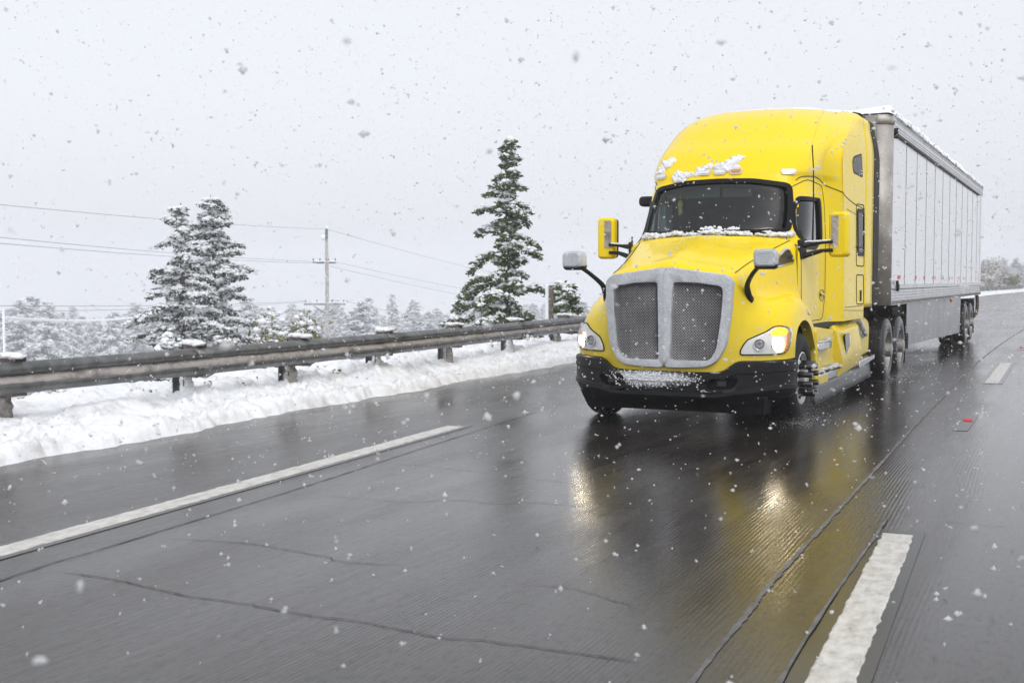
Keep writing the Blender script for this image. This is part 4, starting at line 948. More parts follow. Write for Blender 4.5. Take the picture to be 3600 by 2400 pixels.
sw_.tube(T + T[:1], .014, 8, False).tube([(.31, 2.5, 2.0), (.73, 2.5, 2.0)], .016, 6).tube([(.52, 2.5, 2.0), (.52, 2.42, 1.86)], .03, 8).build('steering_wheel', 'gasket', truck, smooth=True)
for x0, x1 in ((-.72, -.04), (.0, .36)): B().box((x0, 2.36, 2.60), (x1, 2.375, 2.74)).build('sun_visor', 'visor', truck, bevel=.01)
B().box((-.86, 2.50, 2.02), (-.78, 2.80, 2.55)).build('window_light_strip', 'window_light', truck, bevel=.02)  # added pale strip, passenger window light put into its colour
orn = B(); clump_mesh(orn, (-.52, 2.30, 2.52), .035, 4, (1, .6, 1.6), 8, .3); clump_mesh(orn, (-.52, 2.30, 2.44), .028, 6, (1, .6, 1.9), 8, .4); orn.tube([(-.52, 2.30, 2.55), (-.52, 2.32, 2.68)], .004, 4)
M['ornament'] = simple('ornament', (.45, .42, .10), .6)
orn.build('hanging_tassel', 'ornament', truck, smooth=True)
# ---- snow lying on the tractor
def snow_on(pf, pts, name, seed, rr=(.03, .06), sq=(1.15, .6, .8)):
    b = B()
    for k, p in enumerate(pts):
        rg = random.Random(seed * 97 + k); r = rg.uniform(*rr); clump_mesh(b, pf(p[0], p[1], r * .1), r, seed * 50 + k, sq, 12, .55)
    return b.build(name, 'snow', truck, smooth=True, sharp=180)
snow_on(CF, [(-.83 + .012 * k + random.uniform(-.02, .02), 2.92 + .016 * k) for k in range(12)], 'snow_patch', 1, (.035, .065))
snow_on(CF, [(-.52 + .034 * k + random.uniform(-.03, .03), 2.865 + .0035 * k + (.05 if 9 < k < 17 else 0) + random.uniform(-.02, .02)) for k in range(22)], 'snow_patch', 2, (.03, .06))
snow_on(CF, [(.02 + .02 * k, 2.93 + .016 * k) for k in range(9)], 'snow_patch', 3, (.04, .075))
snow_on(CF, [(-.52 + random.uniform(-.06, .06), 2.83 + random.uniform(-.03, .03)) for k in range(6)], 'snow_patch', 4, (.025, .05))
cowl = []
for x in np.linspace(-.90, .92, 80):
    h = .4 + .6 * math.exp(-((x - .12) / .30) ** 2) + .5 * math.exp(-((x + .42) / .12) ** 2)
    if .38 < x < .66 and random.random() < .75: continue
    cowl.append((x, 2.108 + .015 * random.random() + .045 * (h - .4)))
snow_on(CF, cowl, 'snow_drift', 5, (.022, .044), (1.3, 1.0, .8))
snow_on(CF, [(random.uniform(-.12, .34), 2.15 + random.uniform(0, .075)) for k in range(26)], 'snow_drift', 6, (.012, .03))
snow_on(BF, [(random.triangular(-.72, .5, -.15), random.gauss(.54, .042)) for k in range(420)], 'snow_spatter', 7, (.003, .0085), (1.3, .7, 1))['kind'] = 'stuff'
b = B()   # thin snow sheet on the roof crown
yy_ = np.linspace(3.7, 5.7, 26); xx_ = np.linspace(-.8, .8, 30); CT = Proj(CB, 'top'); G = np.zeros((26, 30, 3))
for i, y in enumerate(yy_):
    for j, x in enumerate(xx_):
        z = CT(x, min(y, 5.13))[2] if y < 5.13 else 3.935
        t = fbm(np.array([x * 3]), np.array([y * 3]), 4, 71)[0]; ed = sst(0, .18, .8 - abs(x)) * sst(3.75, 4.5, y)
        G[i, j] = (x, y, min(z, 3.935) - .012 + .05 * ed * (t + .15))
B().grid(G).build('roof_snow', 'snow', truck, smooth=True, sharp=180)
# ================================================================== TRAILER
TY0, TY1, TX, TZ0, TZ1 = 6.80, 22.85, 1.295, 1.20, 4.085
trl = empty('semi_trailer', (0, 15.0, 0), 'long white box trailer with grey side skirt and snow on its roof', 'trailer')
rad = .20
# riveted side panels, each a sheet of its own
edges_y = [TY0 + rad + .04] + [TY0 + 1.70 + .05 + k * 1.2885 for k in range(12)]
edges_y = [TY0 + rad + .04, 8.50] + [8.50 + 1.2885 * k for k in range(1, 11)] + [TY1 - .55, TY1 - .06]
pz0, pz1 = 1.545, 3.86
for sg in (1, -1):
    sw = B().box((sg * (TX - .03), TY0 + rad, TZ0), (sg * (TX - .012), TY1, TZ1)).build('side_wall', 'dark_metal', trl)
    for a, c in zip(edges_y[:-1], edges_y[1:]):
        B().box((sg * (TX - .012), a + .011, pz0 - .03), (sg * TX, c - .011, pz1)).build('side_panel', 'white_panel', trl, bevel=.004)
    for c in edges_y[1:-1]: B().box((sg * (TX - .010), c - .009, pz0 - .03), (sg * (TX + .004), c + .009, pz1)).build('seam_strip', 'seam_grey', trl)
    b = B()
    for c in edges_y[1:-1]:
        for z in np.arange(pz0 + .02, pz1, .085): b.box((sg * (TX - .001), c - .030, z - .008), (sg * (TX + .003), c - .018, z + .008))
    b.build('seam_rivets', 'dark_metal', sw)['kind'] = 'stuff'
    # top rail, drip edge, long dark lamp tube below it
    B().box((sg * (TX - .02), TY0 + rad + .03, 3.865), (sg * (TX + .012), TY1, 4.06)).build('top_rail', 'aluminium', trl, bevel=.008)
    B().box((sg * (TX - .02), TY0 + rad + .03, 4.055), (sg * (TX + .020), TY1, 4.075)).build('drip_edge', 'alu_grimy', trl)
    b = B()
    for z in (3.90, 3.945, 4.02):
        for y in np.arange(TY0 + .4, TY1 - .1, .105): b.box((sg * (TX + .011), y, z - .007), (sg * (TX + .016), y + .016, z + .007))
    b.build('rail_rivets', 'dark_metal', trl)['kind'] = 'stuff'
    b = B().tube([(sg * (TX + .022), TY0 + rad + .14, 3.825), (sg * (TX + .022), TY1 - 1.2, 3.825)], .026, 8).build('curtain_tube', 'dark_metal', trl, smooth=True)
    B().tube([(sg * (TX + .03), TY0 + rad + .10, 3.90), (sg * (TX + .03), TY0 + rad + .10, 3.80), (sg * (TX + .03), TY0 + rad + .16, 3.79)], .045, 8).build('tube_bracket', 'black_plastic', trl, smooth=True)
    # bottom rails: bright sill, perforated beam, lower flange
    B().box((sg * (TX - .01), TY0 + rad + .03, 1.445), (sg * (TX + .022), TY1, 1.515)).build('sill_rail', 'aluminium', trl, bevel=.01)
    for k in range(9):
        a = TY0 + rad + .03 + k * 1.73; e = min(TY1, a + 1.722); B().box((sg * (TX - .02), a, 1.265), (sg * (TX + .006), e, 1.442)).build('bottom_beam', 'aluminium', trl, bevel=.004)
    B().box((sg * (TX - .04), TY0 + rad + .03, TZ0 - .005), (sg * (TX + .012), TY1, 1.262)).build('lower_flange', 'alu_grimy', trl, bevel=.005)
    b = B()
    for z in (1.30, 1.345, 1.39): 
        for y in np.arange(TY0 + .35, TY1 - .1, .12): b.box((sg * (TX + .004), y, z - .006), (sg * (TX + .009), y + .02, z + .006))
    for z in (1.222, 1.245):
        for y in np.arange(TY0 + .35, TY1 - .1, .085): b.box((sg * (TX + .010), y, z - .007), (sg * (TX + .015), y + .045, z + .007))
    b.build('beam_slots', 'gasket', trl)['kind'] = 'stuff'
    for k, (y, w_) in enumerate([(7.72, .34), (9.75, .22), (10.9, .22), (12.2, .16), (12.55, .16), (13.9, .2), (15.1, .15), (15.6, .15), (17.0, .2), (18.2, .15), (18.7, .15), (20.0, .18), (21.3, .15), (21.9, .15)]):
        B().box((sg * (TX - .002), y, 1.60), (sg * (TX + .002), y + w_, 1.665)).build('reflective_tape', 'red_tape', trl)
    B().tube([(sg * (TX + .02), 7.52, 1.47), (sg * (TX + .06), 7.52, 1.47)], .06, 12).tube([(sg * (TX + .03), 7.52, 1.47), (sg * (TX + .03), 7.52, 1.58)], .022, 8).build('hook_ring', 'black_plastic', trl)
    # aero skirt
    sk = []
    for y, zt, zb in ((9.35, 1.16, .50), (9.45, 1.18, .47), (12.6, 1.19, .42), (17.9, 1.19, .33), (18.42, 1.19, .33)):
        sk.append((y, zt, zb))
    P = [(sg * 1.215, 9.40, 1.19), (sg * 1.215, 18.45, 1.19), (sg * 1.215, 18.30, .33), (sg * 1.215, 9.42, .47)]
    nS = 4; skirt = None
    for k in range(nS):
        a, e = 9.40 + (18.45 - 9.40) * k / nS, 9.40 + (18.45 - 9.40) * (k + 1) / nS; la = .47 - .14 * k / nS; le = .47 - .14 * (k + 1) / nS; e_b = e - (.15 if k == nS - 1 else .004)
        B().prism([(sg * 1.205, a + .003, 1.19), (sg * 1.205, e - .003, 1.19), (sg * 1.205, e_b, le), (sg * 1.205, a + .003, la)], (sg * .012, 0, 0)).build('side_skirt', 'skirt_alu', trl)
    o = B(); clump_mesh(o, (sg * (TX + .03), 15.3, 1.16), .05, 3, (.6, 1, 1), 10, .05); o.build('side_lamp', 'amber_dull', trl, smooth=True)
# rounded front corners with tread plate kick pads, front wall
for sg in (1, -1):
    def corner(z0, z1, grow, n=12): return np.array([[(sg * (TX - rad + (rad + grow) * math.sin(q)), TY0 + rad - (rad + grow) * math.cos(q), z) for z in (z0, z1)] for q in np.linspace(0, math.pi / 2, n)])
    cp = B().grid(corner(TZ0, TZ1 - .14, 0.), flip=sg < 0).build('corner_post', 'alu_grimy', trl, smooth=True, sharp=60, solid=.02)
    for z0, z1 in ((3.28, 3.82), (1.36, 1.80)): B().grid(corner(z0, z1, .006), flip=sg < 0).build('tread_plate', 'tread', trl, smooth=True, solid=.004) if 'tread' in M else None
    B().grid(corner(TZ1 - .14, TZ1, .012), flip=sg < 0).build('corner_cap', 'alu_grimy', trl, smooth=True, solid=.02)
    b = B()
    for q in (.1, 1.45):
        for z in np.arange(TZ0 + .1, TZ1 - .15, .09):
            c = (sg * (TX - rad + (rad + .002) * math.sin(q)), TY0 + rad - (rad + .002) * math.cos(q), z); clump_mesh(b, c, .010, 2, (1, 1, 1), 6, 0)
    b.build('post_rivets', 'dark_metal', cp)['kind'] = 'stuff'
    B().box((sg * (TX - .12), TY0 + .03, TZ1 - .035), (sg * (TX - .06), TY0 - .015 + .03, TZ1 - .005)).build('clearance_lamp', 'clearance_glow', trl, bevel=.008)
B().box((-TX + rad, TY0, TZ0), (TX - rad, TY0 + .03, TZ1)).build('front_wall', 'alu_grimy', trl)
B().box((-TX + .02, TY0 + .1, TZ1 - .05), (TX - .02, TY1, TZ1 + .004)).build('roof', 'white_panel', trl)
B().box((-TX + .02, TY0 + .1, TZ0 + .01), (TX - .02, TY1, TZ0 + .06)).build('floor_deck', 'dark_metal', trl)
for sg in (1, -1):
    d_ = B().box((sg * .01, TY1 - .02, TZ0 + .1), (sg * (TX - .03), TY1 + .03, TZ1 - .02)).build('rear_door', 'white_panel', trl, bevel=.01)
    B().tube([(sg * .3, TY1 + .05, TZ0 + .15), (sg * .3, TY1 + .05, TZ1 - .1)], .02, 8).build('lock_rod', 'aluminium', d_)
    B().tube(crv([(sg * 1.20, TY1 + .02, TZ0 - .02), (sg * 1.22, TY1 + .02, .95), (sg * 1.19, TY1 + .02, .68), (sg * 1.08, TY1 + .02, .60), (sg * .6, TY1 + .02, .59), (0, TY1 + .02, .59)], 5), .045, 8).build('underride_guard', 'rust', trl, smooth=True)
    B().box((sg * 1.12, TY1 - .02, TZ0 + .01), (sg * 1.27, TY1 + .02, TZ0 + .07)).build('tail_lamp', 'red_lens', trl)
    for yy_ in (19.45, 20.75): wheel((sg * 1.262, yy_, .502), sg, 'trailer_wheel', trl, 'dual')
    B().prism([(sg * .65, 21.6, 1.1), (sg * 1.25, 21.6, 1.1), (sg * 1.25, 21.6, .2), (sg * .65, 21.6, .2)], (0, .012, 0)).build('mud_flap', 'rubber', trl)
    lg = B().box((sg * .80, 9.75, .42), (sg * .93, 9.88, 1.2)).box((sg * .74, 9.68, .38), (sg * .99, 9.95, .42)).build('landing_leg', 'dark_metal', trl)
    B().tube([(sg * .95, 9.25, .55), (sg * 1.24, 9.25, .55)], .03, 8).tube([(sg * 1.24, 9.25, .42), (sg * 1.24, 9.25, .68)], .03, 8).build('crank_handle', 'dark_metal', trl)
    B().box((sg * .45, 7.2, 1.06), (sg * .60, TY1, 1.2)).build('subframe_rail', 'dark_metal', trl)
for yy_ in (19.45, 20.75): B().tube([(-1.0, yy_, .5), (1.0, yy_, .5)], .075, 10).build('trailer_axle', 'dark_metal', trl)
B().prism([(1.02, 9.2, 1.15), (1.22, 9.5, 1.15), (1.22, 9.6, .98), (1.18, 9.4, .80), (1.02, 9.2, .86)], (-.1, 0, 0)).build('bracket', 'dark_metal', trl, bevel=.02)
# roof snow with a crumbling overhanging edge
yy = np.r_[np.arange(TY0 + .02, TY1, .07)]; xs = np.r_[np.linspace(-TX - .03, -TX + .25, 8), np.linspace(-TX + .4, TX - .4, 10), np.linspace(TX - .25, TX + .03, 8)]
YY, XX = np.meshgrid(yy, xs, indexing='ij'); ed = sst(0, .06, TX + .03 - np.abs(XX)) * sst(0, .25, YY - TY0) * sst(0, .25, TY1 - YY)
ragged = fbm(YY * 2.6, XX * 2.6, 4, 81); Z = TZ1 + .004 + .02 * (1 - ed) * 0 + (.05 + .15 * (ragged)) * (ed ** .5) + .05 * (fbm(YY * 9, XX * 9, 3, 83) - .5) * ed ** .3
XX = XX + np.sign(XX) * (np.abs(XX) > TX - .3) * .05 * (fbm(YY * 5, XX * 0, 3, 84) - .5)
b = B().grid(np.stack([XX, YY, Z], -1), flip=True)
for sg in (1, -1):
    for k, y in enumerate(np.arange(TY0 + .1, TY1, .085)):
        if vnoise(np.array([y * 1.3]), np.array([sg * 3.]), 85)[0] > .30: clump_mesh(b, (sg * (TX + .012), y, TZ1 + .03 + random.uniform(-.025, .03)), random.uniform(.025, .055), k, (.8, 1.5, .8), 8, .3)
b.build('roof_snow', 'snow', trl, smooth=True, sharp=180)
# ================================================================== TREES AND ROADSIDE
OCT = np.array([(1, 0, 0), (-1, 0, 0), (0, 1, 0), (0, -1, 0), (0, 0, 1), (0, 0, -1)], float)
OCF = np.array([(0, 2, 4), (2, 1, 4), (1, 3, 4), (3, 0, 4), (2, 0, 5), (1, 2, 5), (3, 1, 5), (0, 3, 5)])
def leaf_cards(C, D, L, Wd, rg, droop=.0):       # small pointed leaf faces: centre, axis, length, width
    n = len(C); D = D + rg.normal(0, .35, (n, 3)); D[:, 2] -= droop; D /= np.linalg.norm(D, axis=1)[:, None] + 1e-9
    S = np.cross(D, rg.normal(0, 1, (n, 3))); S /= np.linalg.norm(S, axis=1)[:, None] + 1e-9
    L = np.asarray(L)[:, None]; Wd = np.asarray(Wd)[:, None]
    V = np.stack([C - D * L * .5, C + S * Wd * .5 - D * L * .05, C + D * L * .5, C - S * Wd * .5 - D * L * .05], 1).reshape(-1, 3)
    return V, np.arange(4 * n).reshape(n, 4)
def blobs(C, r, rg, squash=.5):
    n = len(C); J = rg.uniform(.65, 1.35, (n, 6, 1)); r = np.asarray(r).reshape(n, 1, 1)
    an = rg.uniform(0, 6.28, n); ca, sa = np.cos(an)[:, None], np.sin(an)[:, None]
    T = OCT[None] * J; X = T[..., 0] * ca - T[..., 1] * sa; Y = T[..., 0] * sa + T[..., 1] * ca
    V = C[:, None] + np.stack([X, Y, T[..., 2] * squash], -1) * r
    return V.reshape(-1, 3), (OCF[None] + 6 * np.arange(n)[:, None, None]).reshape(-1, 3)
def conifer(base, H, Rb, seed, dens=1., snow=.6, leaf=.13, taper=.85, mat='needles', first=.08, gaps=0., slim=1., frost=0.):
    """trunk, limbs, needle sprays and snow load built about the origin at the tree's foot"""
    rg = np.random.default_rng(seed); b = B(); lean = rg.normal(0, .012, 2)
    axis = lambda t: np.array([lean[0] * H * t + .02 * H * math.sin(3 * t + seed) * .3, lean[1] * H * t, H * t])
    b.tube([axis(t) for t in np.linspace(0, 1, 8)], [max(.012, .018 * H * (1 - t) ** .9) for t in np.linspace(0, 1, 8)], 7)
    nb = int((26 + 7 * H) * dens); LC, LD, LL, SC_, SR = [], [], [], [], []
    for i in range(nb):
        t = first + (1 - first) * ((i + rg.uniform(0, 1)) / nb) ** .9
        if t > .985: continue
        q = i * 2.399 + rg.normal(0, .5); ln = Rb * ((1 - t) ** taper) * rg.uniform(.55, 1.18) + .10 * slim
        if rg.random() < gaps: ln *= .35
        o = axis(t); out = np.array([math.cos(q), math.sin(q), 0]); rise = rg.uniform(-.22, .34) + .28 * t; pts = []
        for s in np.linspace(0, 1, 6): pts.append(o + out * ln * s + np.array([0, 0, ln * (rise * s - (.46 - .2 * t) * s * s * rg.uniform(.6, 1.4))]))
        pts = np.array(pts); b.tube(pts, np.linspace(.010 + .010 * ln, .004, 6), 4, False)
        m = max(6, int(ln * 20 * dens))
        for s in np.linspace(.12, 1, m):
            p = np.array([np.interp(s, np.linspace(0, 1, 6), pts[:, k]) for k in range(3)]); side = np.array([-out[1], out[0], 0])
            tw = .34 * ln * (1.08 - s) * .9 + .10; w = rg.uniform(-1, 1); tip = p + side * tw * w + out * tw * .35 + np.array([0, 0, -.10 * tw])
            k = rg.integers(8, 14); f = rg.random((k, 1)); LC.append(p + (tip - p) * f + rg.normal(0, .06, (k, 3)) * (1, 1, .55)); LD.append(np.repeat([(out * .6 + side * w)], k, 0)); LL.append(rg.uniform(.6, 1.25, k) * leaf)
            if rg.random() < snow:
                kk = rg.integers(2, 6); f = rg.random((kk, 1)); SC_.append(p + (tip - p) * f * .9 + np.array([0, 0, .075]) + rg.normal(0, .03, (kk, 3))); SR.append(rg.uniform(.045, .13, kk) * (1.15 - .45 * s))
    LC, LD, LL = np.vstack(LC), np.vstack(LD), np.concatenate(LL); V, F = leaf_cards(LC, LD, LL, LL * .42, rg, .15)
    cm = np_mesh('crown', V, F); sm = None; fm = None
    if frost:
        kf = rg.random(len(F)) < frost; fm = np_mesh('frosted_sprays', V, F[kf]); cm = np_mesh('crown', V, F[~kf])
    if SC_:
        V, F = blobs(np.vstack(SC_), np.concatenate(SR), rg, .55); sm = np_mesh('snow_load', V, F)
    return b, cm, sm, mat, fm
def plant_tree(name, base, parts, label, group=None):
    b, cm, sm, mat, fm = parts; root = empty(name, base, label, 'tree', group)
    tr = b.build('trunk', 'bark_frost_haze' if mat == 'needles_frost_haze' else 'bark', None, smooth=True); tr.parent = root
    for nm, me, mt in (('crown', cm, mat), ('snow_load', sm, 'snow'), ('frosted_sprays', fm, 'needles_frost_haze')):
        if me is None: continue
        me.materials.append(M[mt]); o = bpy.data.objects.new(nm, me); COL.objects.link(o); o.parent = root
        if nm == 'snow_load': me.polygons.foreach_set('use_smooth', [True] * len(me.polygons)); o['kind'] = 'stuff'
        else: o['kind'] = 'stuff'
    return root
def foot(u, v_top, dist):                     # foot on the ground below a treetop seen at pixel (u, v_top)
    p = atD(u, v_top, dist); z = float(ground_z(np.array([p[0]]), np.array([p[1]]))[0]); return (p[0], p[1], z - .1), p[2] - z + .1
def off_road(u, d):                          # push a far thing out until its foot is beyond the snow bank
    while d < 330:
        p = atD(u, 985, d)
        if p[0] < edge(p[1]) - 4.5: break
        d += 4
    return d
def near_tree(u, v, dist, wpx, seed, label, **k):
    bs, H = foot(u, v, dist); return plant_tree('fir_tree', bs, conifer(bs, H, wpx * dist / FPX, seed, **k), label)
near_tree(640, 716, 42, 300, 3, 'shorter snow-laden fir beside the taller one, its top spike bare', snow=1., dens=1.35, leaf=.17, gaps=.3, frost=.42, mat='needles_dark', taper=.72)
near_tree(778, 686, 44.5, 335, 8, 'taller snow-laden fir of the pair left of the utility pole', snow=1., dens=1.45, leaf=.17, gaps=.28, frost=.40, mat='needles_dark', taper=.7)
near_tree(1779, 484, 33, 285, 21, 'slender dark green fir with snow on its limbs right of the utility pole', snow=.42, dens=1.25, leaf=.17, taper=.92, gaps=.45, frost=.10)
bs, H = foot(1990, 1000, 29); plant_tree('fir_tree', bs, conifer(bs, H, .38, 33, dens=1.5, snow=.35, leaf=.12, taper=.4), 'small green sapling beside the sign post')
# far frosted firs, distance haze put into their pale colours: a few crowns, copied
protos = []
for k in range(4): protos.append(conifer((0, 0, 0), 7., 1.9 + .3 * (k % 3), 100 + k, dens=1.0, snow=1.0, leaf=.34, mat='needles_frost_haze', taper=.75))
pr_obj = []
rgf = random.Random(5); spots = [(110, 1040, 190, 1.5), (35, 1085, 200, 1.5), (270, 1130, 215, 1.5), (360, 1150, 230, 1.5), (1380, 1032, 205, .75), (1108, 1085, 230, 1.2), (470, 1085, 260, 1.4), (430, 1110, 250, 1.4), (540, 1100, 270, 1.4)]
for k in range(235):          # wooded valley: each tree stands where its foot meets the slope
    u = rgf.uniform(-150, 2300); d = rgf.uniform(125, 400) if k % 3 else rgf.uniform(230, 400); p = atD(u, 985, d); z = float(ground_z(np.array([p[0]]), np.array([p[1]]))[0])
    H = rgf.uniform(9, 17); spots.append((u, max(1045 + rgf.uniform(0, 70), 985 + (CP[2] - z - H) / d * FPX), d, rgf.uniform(1.0, 1.5)))
for k in range(44): spots.append((rgf.uniform(3330, 3720), rgf.uniform(905, 970), rgf.uniform(150, 300), 1.5))
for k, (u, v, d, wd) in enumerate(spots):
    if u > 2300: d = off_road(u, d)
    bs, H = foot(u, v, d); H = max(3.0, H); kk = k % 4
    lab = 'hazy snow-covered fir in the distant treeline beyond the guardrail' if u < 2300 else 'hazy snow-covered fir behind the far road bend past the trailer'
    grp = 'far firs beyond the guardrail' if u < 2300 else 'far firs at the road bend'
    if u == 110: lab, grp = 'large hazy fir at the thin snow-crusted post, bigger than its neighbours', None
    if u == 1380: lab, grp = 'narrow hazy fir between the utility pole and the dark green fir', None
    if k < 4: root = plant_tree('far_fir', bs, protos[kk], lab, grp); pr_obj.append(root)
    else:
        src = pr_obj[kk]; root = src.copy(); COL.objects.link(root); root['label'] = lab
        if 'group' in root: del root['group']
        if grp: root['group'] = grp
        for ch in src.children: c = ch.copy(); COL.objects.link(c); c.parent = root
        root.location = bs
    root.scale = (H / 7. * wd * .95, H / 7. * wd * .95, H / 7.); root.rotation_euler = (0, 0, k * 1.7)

def shrub(name, base, size, seed, mat, label, n=900, leaf=.07, snow=40, group=None):
    rg = np.random.default_rng(seed); root = empty(name, base, label, 'shrub', group); b = B(); C = []; D = []
    for k in range(14):
        q = rg.uniform(0, 6.28); tip = np.array([size[0] * rg.uniform(-1, 1), size[1] * rg.uniform(-1, 1), size[2] * rg.uniform(.55, 1)]); mid = tip * .5 + [0, 0, size[2] * .15]
        pts = crv([(0, 0, 0), tuple(mid), tuple(tip)], 4) + np.array([tip[0] * .3, tip[1] * .3, 0]); b.tube(pts, np.linspace(.012, .003, len(pts)), 4, False)
        m = n // 14; f = rg.uniform(.35, 1.05, (m, 1)); ii = np.clip((f * (len(pts) - 1)).astype(int), 0, len(pts) - 1)[:, 0]
        C.append(pts[ii] + rg.normal(0, 1, (m, 3)) * np.array([.16, .16, .12]) * min(1.6, size[2]) * .8); D.append(rg.normal(0, 1, (m, 3)))
    C, D = np.vstack(C), np.vstack(D); C[:, 2] = np.maximum(C[:, 2], .02); L = rg.uniform(.6, 1.3, len(C)) * leaf
    V, F = leaf_cards(C, D, L, L * .55, rg); st = b.build('stem', 'bark', None); st.parent = root
    me = np_mesh('foliage', V, F); me.materials.append(M[mat]); o = bpy.data.objects.new('foliage', me); COL.objects.link(o); o.parent = root; o['kind'] = 'stuff'
    if snow:
        top = C[np.argsort(-C[:, 2] + rg.normal(0, .15 * size[2], len(C)))[:snow]] + [0, 0, .03]; V, F = blobs(top, rg.uniform(.05, .12, len(top)) * min(1.5, max(.7, size[2])), rg, .5)
        me = np_mesh('snow_load', V, F); me.materials.append(M['snow']); me.polygons.foreach_set('use_smooth', [True] * len(me.polygons)); o = bpy.data.objects.new('snow_load', me); COL.objects.link(o); o.parent = root; o['kind'] = 'stuff'
    return root
for k, (u, v, d, w, mat) in enumerate([(1000, 1135, 37, 70, 'brush_leaf'), (870, 1160, 36, 60, 'brush_leaf'), (1085, 1165, 38, 50, 'brush_leaf'), (930, 1100, 40, 80, 'needles'), (520, 1195, 36, 60, 'needles_dark')]):
    bs, H = foot(u, v, d); r = w * d / FPX
    shrub('roadside_bush', bs, (r, r, H), 50 + k, mat, ['yellowish leafy bush heaped with snow nearest the utility pole base', 'low snow-heaped bush in front of the fir pair', 'small snow-topped bush against the utility pole', 'green bushy growth at the right foot of the fir pair', 'low dark bush at the left foot of the fir pair'][k], 7000, .17, 110)
for k, (u, off) in enumerate([(300, .9), (440, .8), (690, .75), (745, .85), (1070, .8), (1120, .9), (1460, .9), (1540, .8), (1690, .9)]):
    y = float(np.interp(u, [25, 600, 1010, 1325, 1580, 1780, 1950], RB[:, 1])) * 1.04; x = float(rail_x(y)) - off
    shrub('salal_shrub', (x, y + .5, -.12), (.42, .55, .40), 80 + k, 'salal', 'low yellow-green leafy shrub showing under the guardrail beam', 700, .075, 12, 'shrubs under the guardrail')
for k, (u, v, d) in enumerate([(3485, 905, 112), (3466, 950, 108), (3540, 955, 120)]):
    d = off_road(u, d); bs, H = foot(u, v, d); shrub('roadside_bush', bs, (1.6, 1.6, max(1.5, H)), 70 + k, 'amber_leaf' if k < 2 else 'brush_leaf', ['tall brownish bush in the haze just behind the trailer end', 'lower brown bush in the haze beside the trailer end', 'pale hazy bush along the far road bend'][k], 1800, .28, 90)

# ------------------------------------------------------------------ utility pole, wires, posts
PD = 72.; pt = atD(1148, 803, PD); pz = float(ground_z(np.array([pt[0]]), np.array([pt[1]]))[0])
pole = empty('utility_pole', (pt[0], pt[1], pz), 'snow-plastered wooden utility pole with two crossarms', 'pole')
mpx = PD / FPX; rtv = _rt
b = B().tube([(pt[0], pt[1], pz - .3), (pt[0], pt[1], pt[2] - 1.9), (pt[0], pt[1], pt[2])], [.13, .11, .06], 12).build('shaft', 'pole_wood', pole, smooth=True)
G = []
for z in np.linspace(pz, pt[2] - 1.9, 60):
    row = []
    for q in np.linspace(-.9, 1.3, 8):
        a = math.atan2(_rt[1], _rt[0]) + math.pi + q - .3; r_ = .122 + .02 * math.sin(z * 9) * math.cos(q * 3) - .03 * abs(q - .2); row.append((pt[0] + r_ * math.cos(a), pt[1] + r_ * math.sin(a), z))
    G.append(row)
B().grid(np.array(G), flip=True).build('wind_packed_snow', 'snow', pole, smooth=True, sharp=180)
def pole_pt(u, v, toward=0.): p = atD(u, v, PD); return p
for v, u0, u1, hh in ((1068, 1068, 1214, .07), (922, 1098, 1182, .05)):
    a, c = atD(u0, v, PD), atD(u1, v, PD); ca = B().tube([a, c], hh * 1.2, 4).build('crossarm', 'pole_wood', pole)
    bb = B()
    for t in np.linspace(.03, .97, 16): clump_mesh(bb, a + (c - a) * t + [0, 0, hh * 1.2], .09, int(t * 99), (1.3, 1.3, .55), 8, .3)
    bb.build('snow_cap', 'snow', ca, smooth=True, sharp=180)
    for t in (.04, .32, .68, .96): B().tube([a + (c - a) * t + [0, 0, .04], a + (c - a) * t + [0, 0, .24]], [.05, .035], 8).build('insulator', 'porcelain', ca)
for sgn in (-1, 1): B().tube([atD(1148 + sgn * 45, 1075, PD), atD(1148, 1104, PD)], .025, 6).build('arm_brace', 'dark_metal', pole)
for sgn in (-1, 1): B().tube([atD(1148 + sgn * 10, 921, PD), atD(1148 + sgn * 34, 922, PD)], [.10, .08], 8).build('strain_insulator', 'porcelain', pole)
B().tube([atD(1148, 806, PD - .1), atD(1148, 838, PD - .1)], .09, 8).build('top_bracket', 'porcelain', pole)
bb = B(); clump_mesh(bb, atD(1138, 832, PD), .17, 5, (1, 1, 1.1), 10, .3); clump_mesh(bb, atD(1149, 800, PD), .09, 6, (1, 1, 1.2), 8, .3); bb.build('snow_cap', 'snow', pole, smooth=True, sharp=180)
def wire(p0, p1, sag, label, r=.016):
    P = [np.array(p0) + (np.array(p1) - np.array(p0)) * t - np.array([0, 0, sag * 4 * t * (1 - t)]) for t in np.linspace(0, 1, 24)]
    c = np.array(P[0]); o = B().tube(P, r, 6).build('power_line', 'wire', None, smooth=True); tag(o, label, 'wire', 'overhead wires')
def farL(v0, v1, d0=45): a = atD(0, v0, d0); b_ = v1; return a + (a - b_) * .45      # carried on past the left border
for (ua, va, vl, nm) in ((1148, 806, 697, 'snow-crusted top wire running toward the viewer from the utility pole tip'), (1112, 920, 812, 'upper of two wires toward the viewer from the pole mid arm'), (1106, 925, 833, 'lower of two wires toward the viewer from the pole mid arm'), (1075, 1058, 1052, 'upper wire toward the viewer from the lowest crossarm'), (1095, 1060, 1072, 'lower wire toward the viewer from the lowest crossarm')):
    p = atD(ua, va, PD); q = atD(0, vl, 45.); wire(p, q + (q - p) * .5, .25, nm, .015)
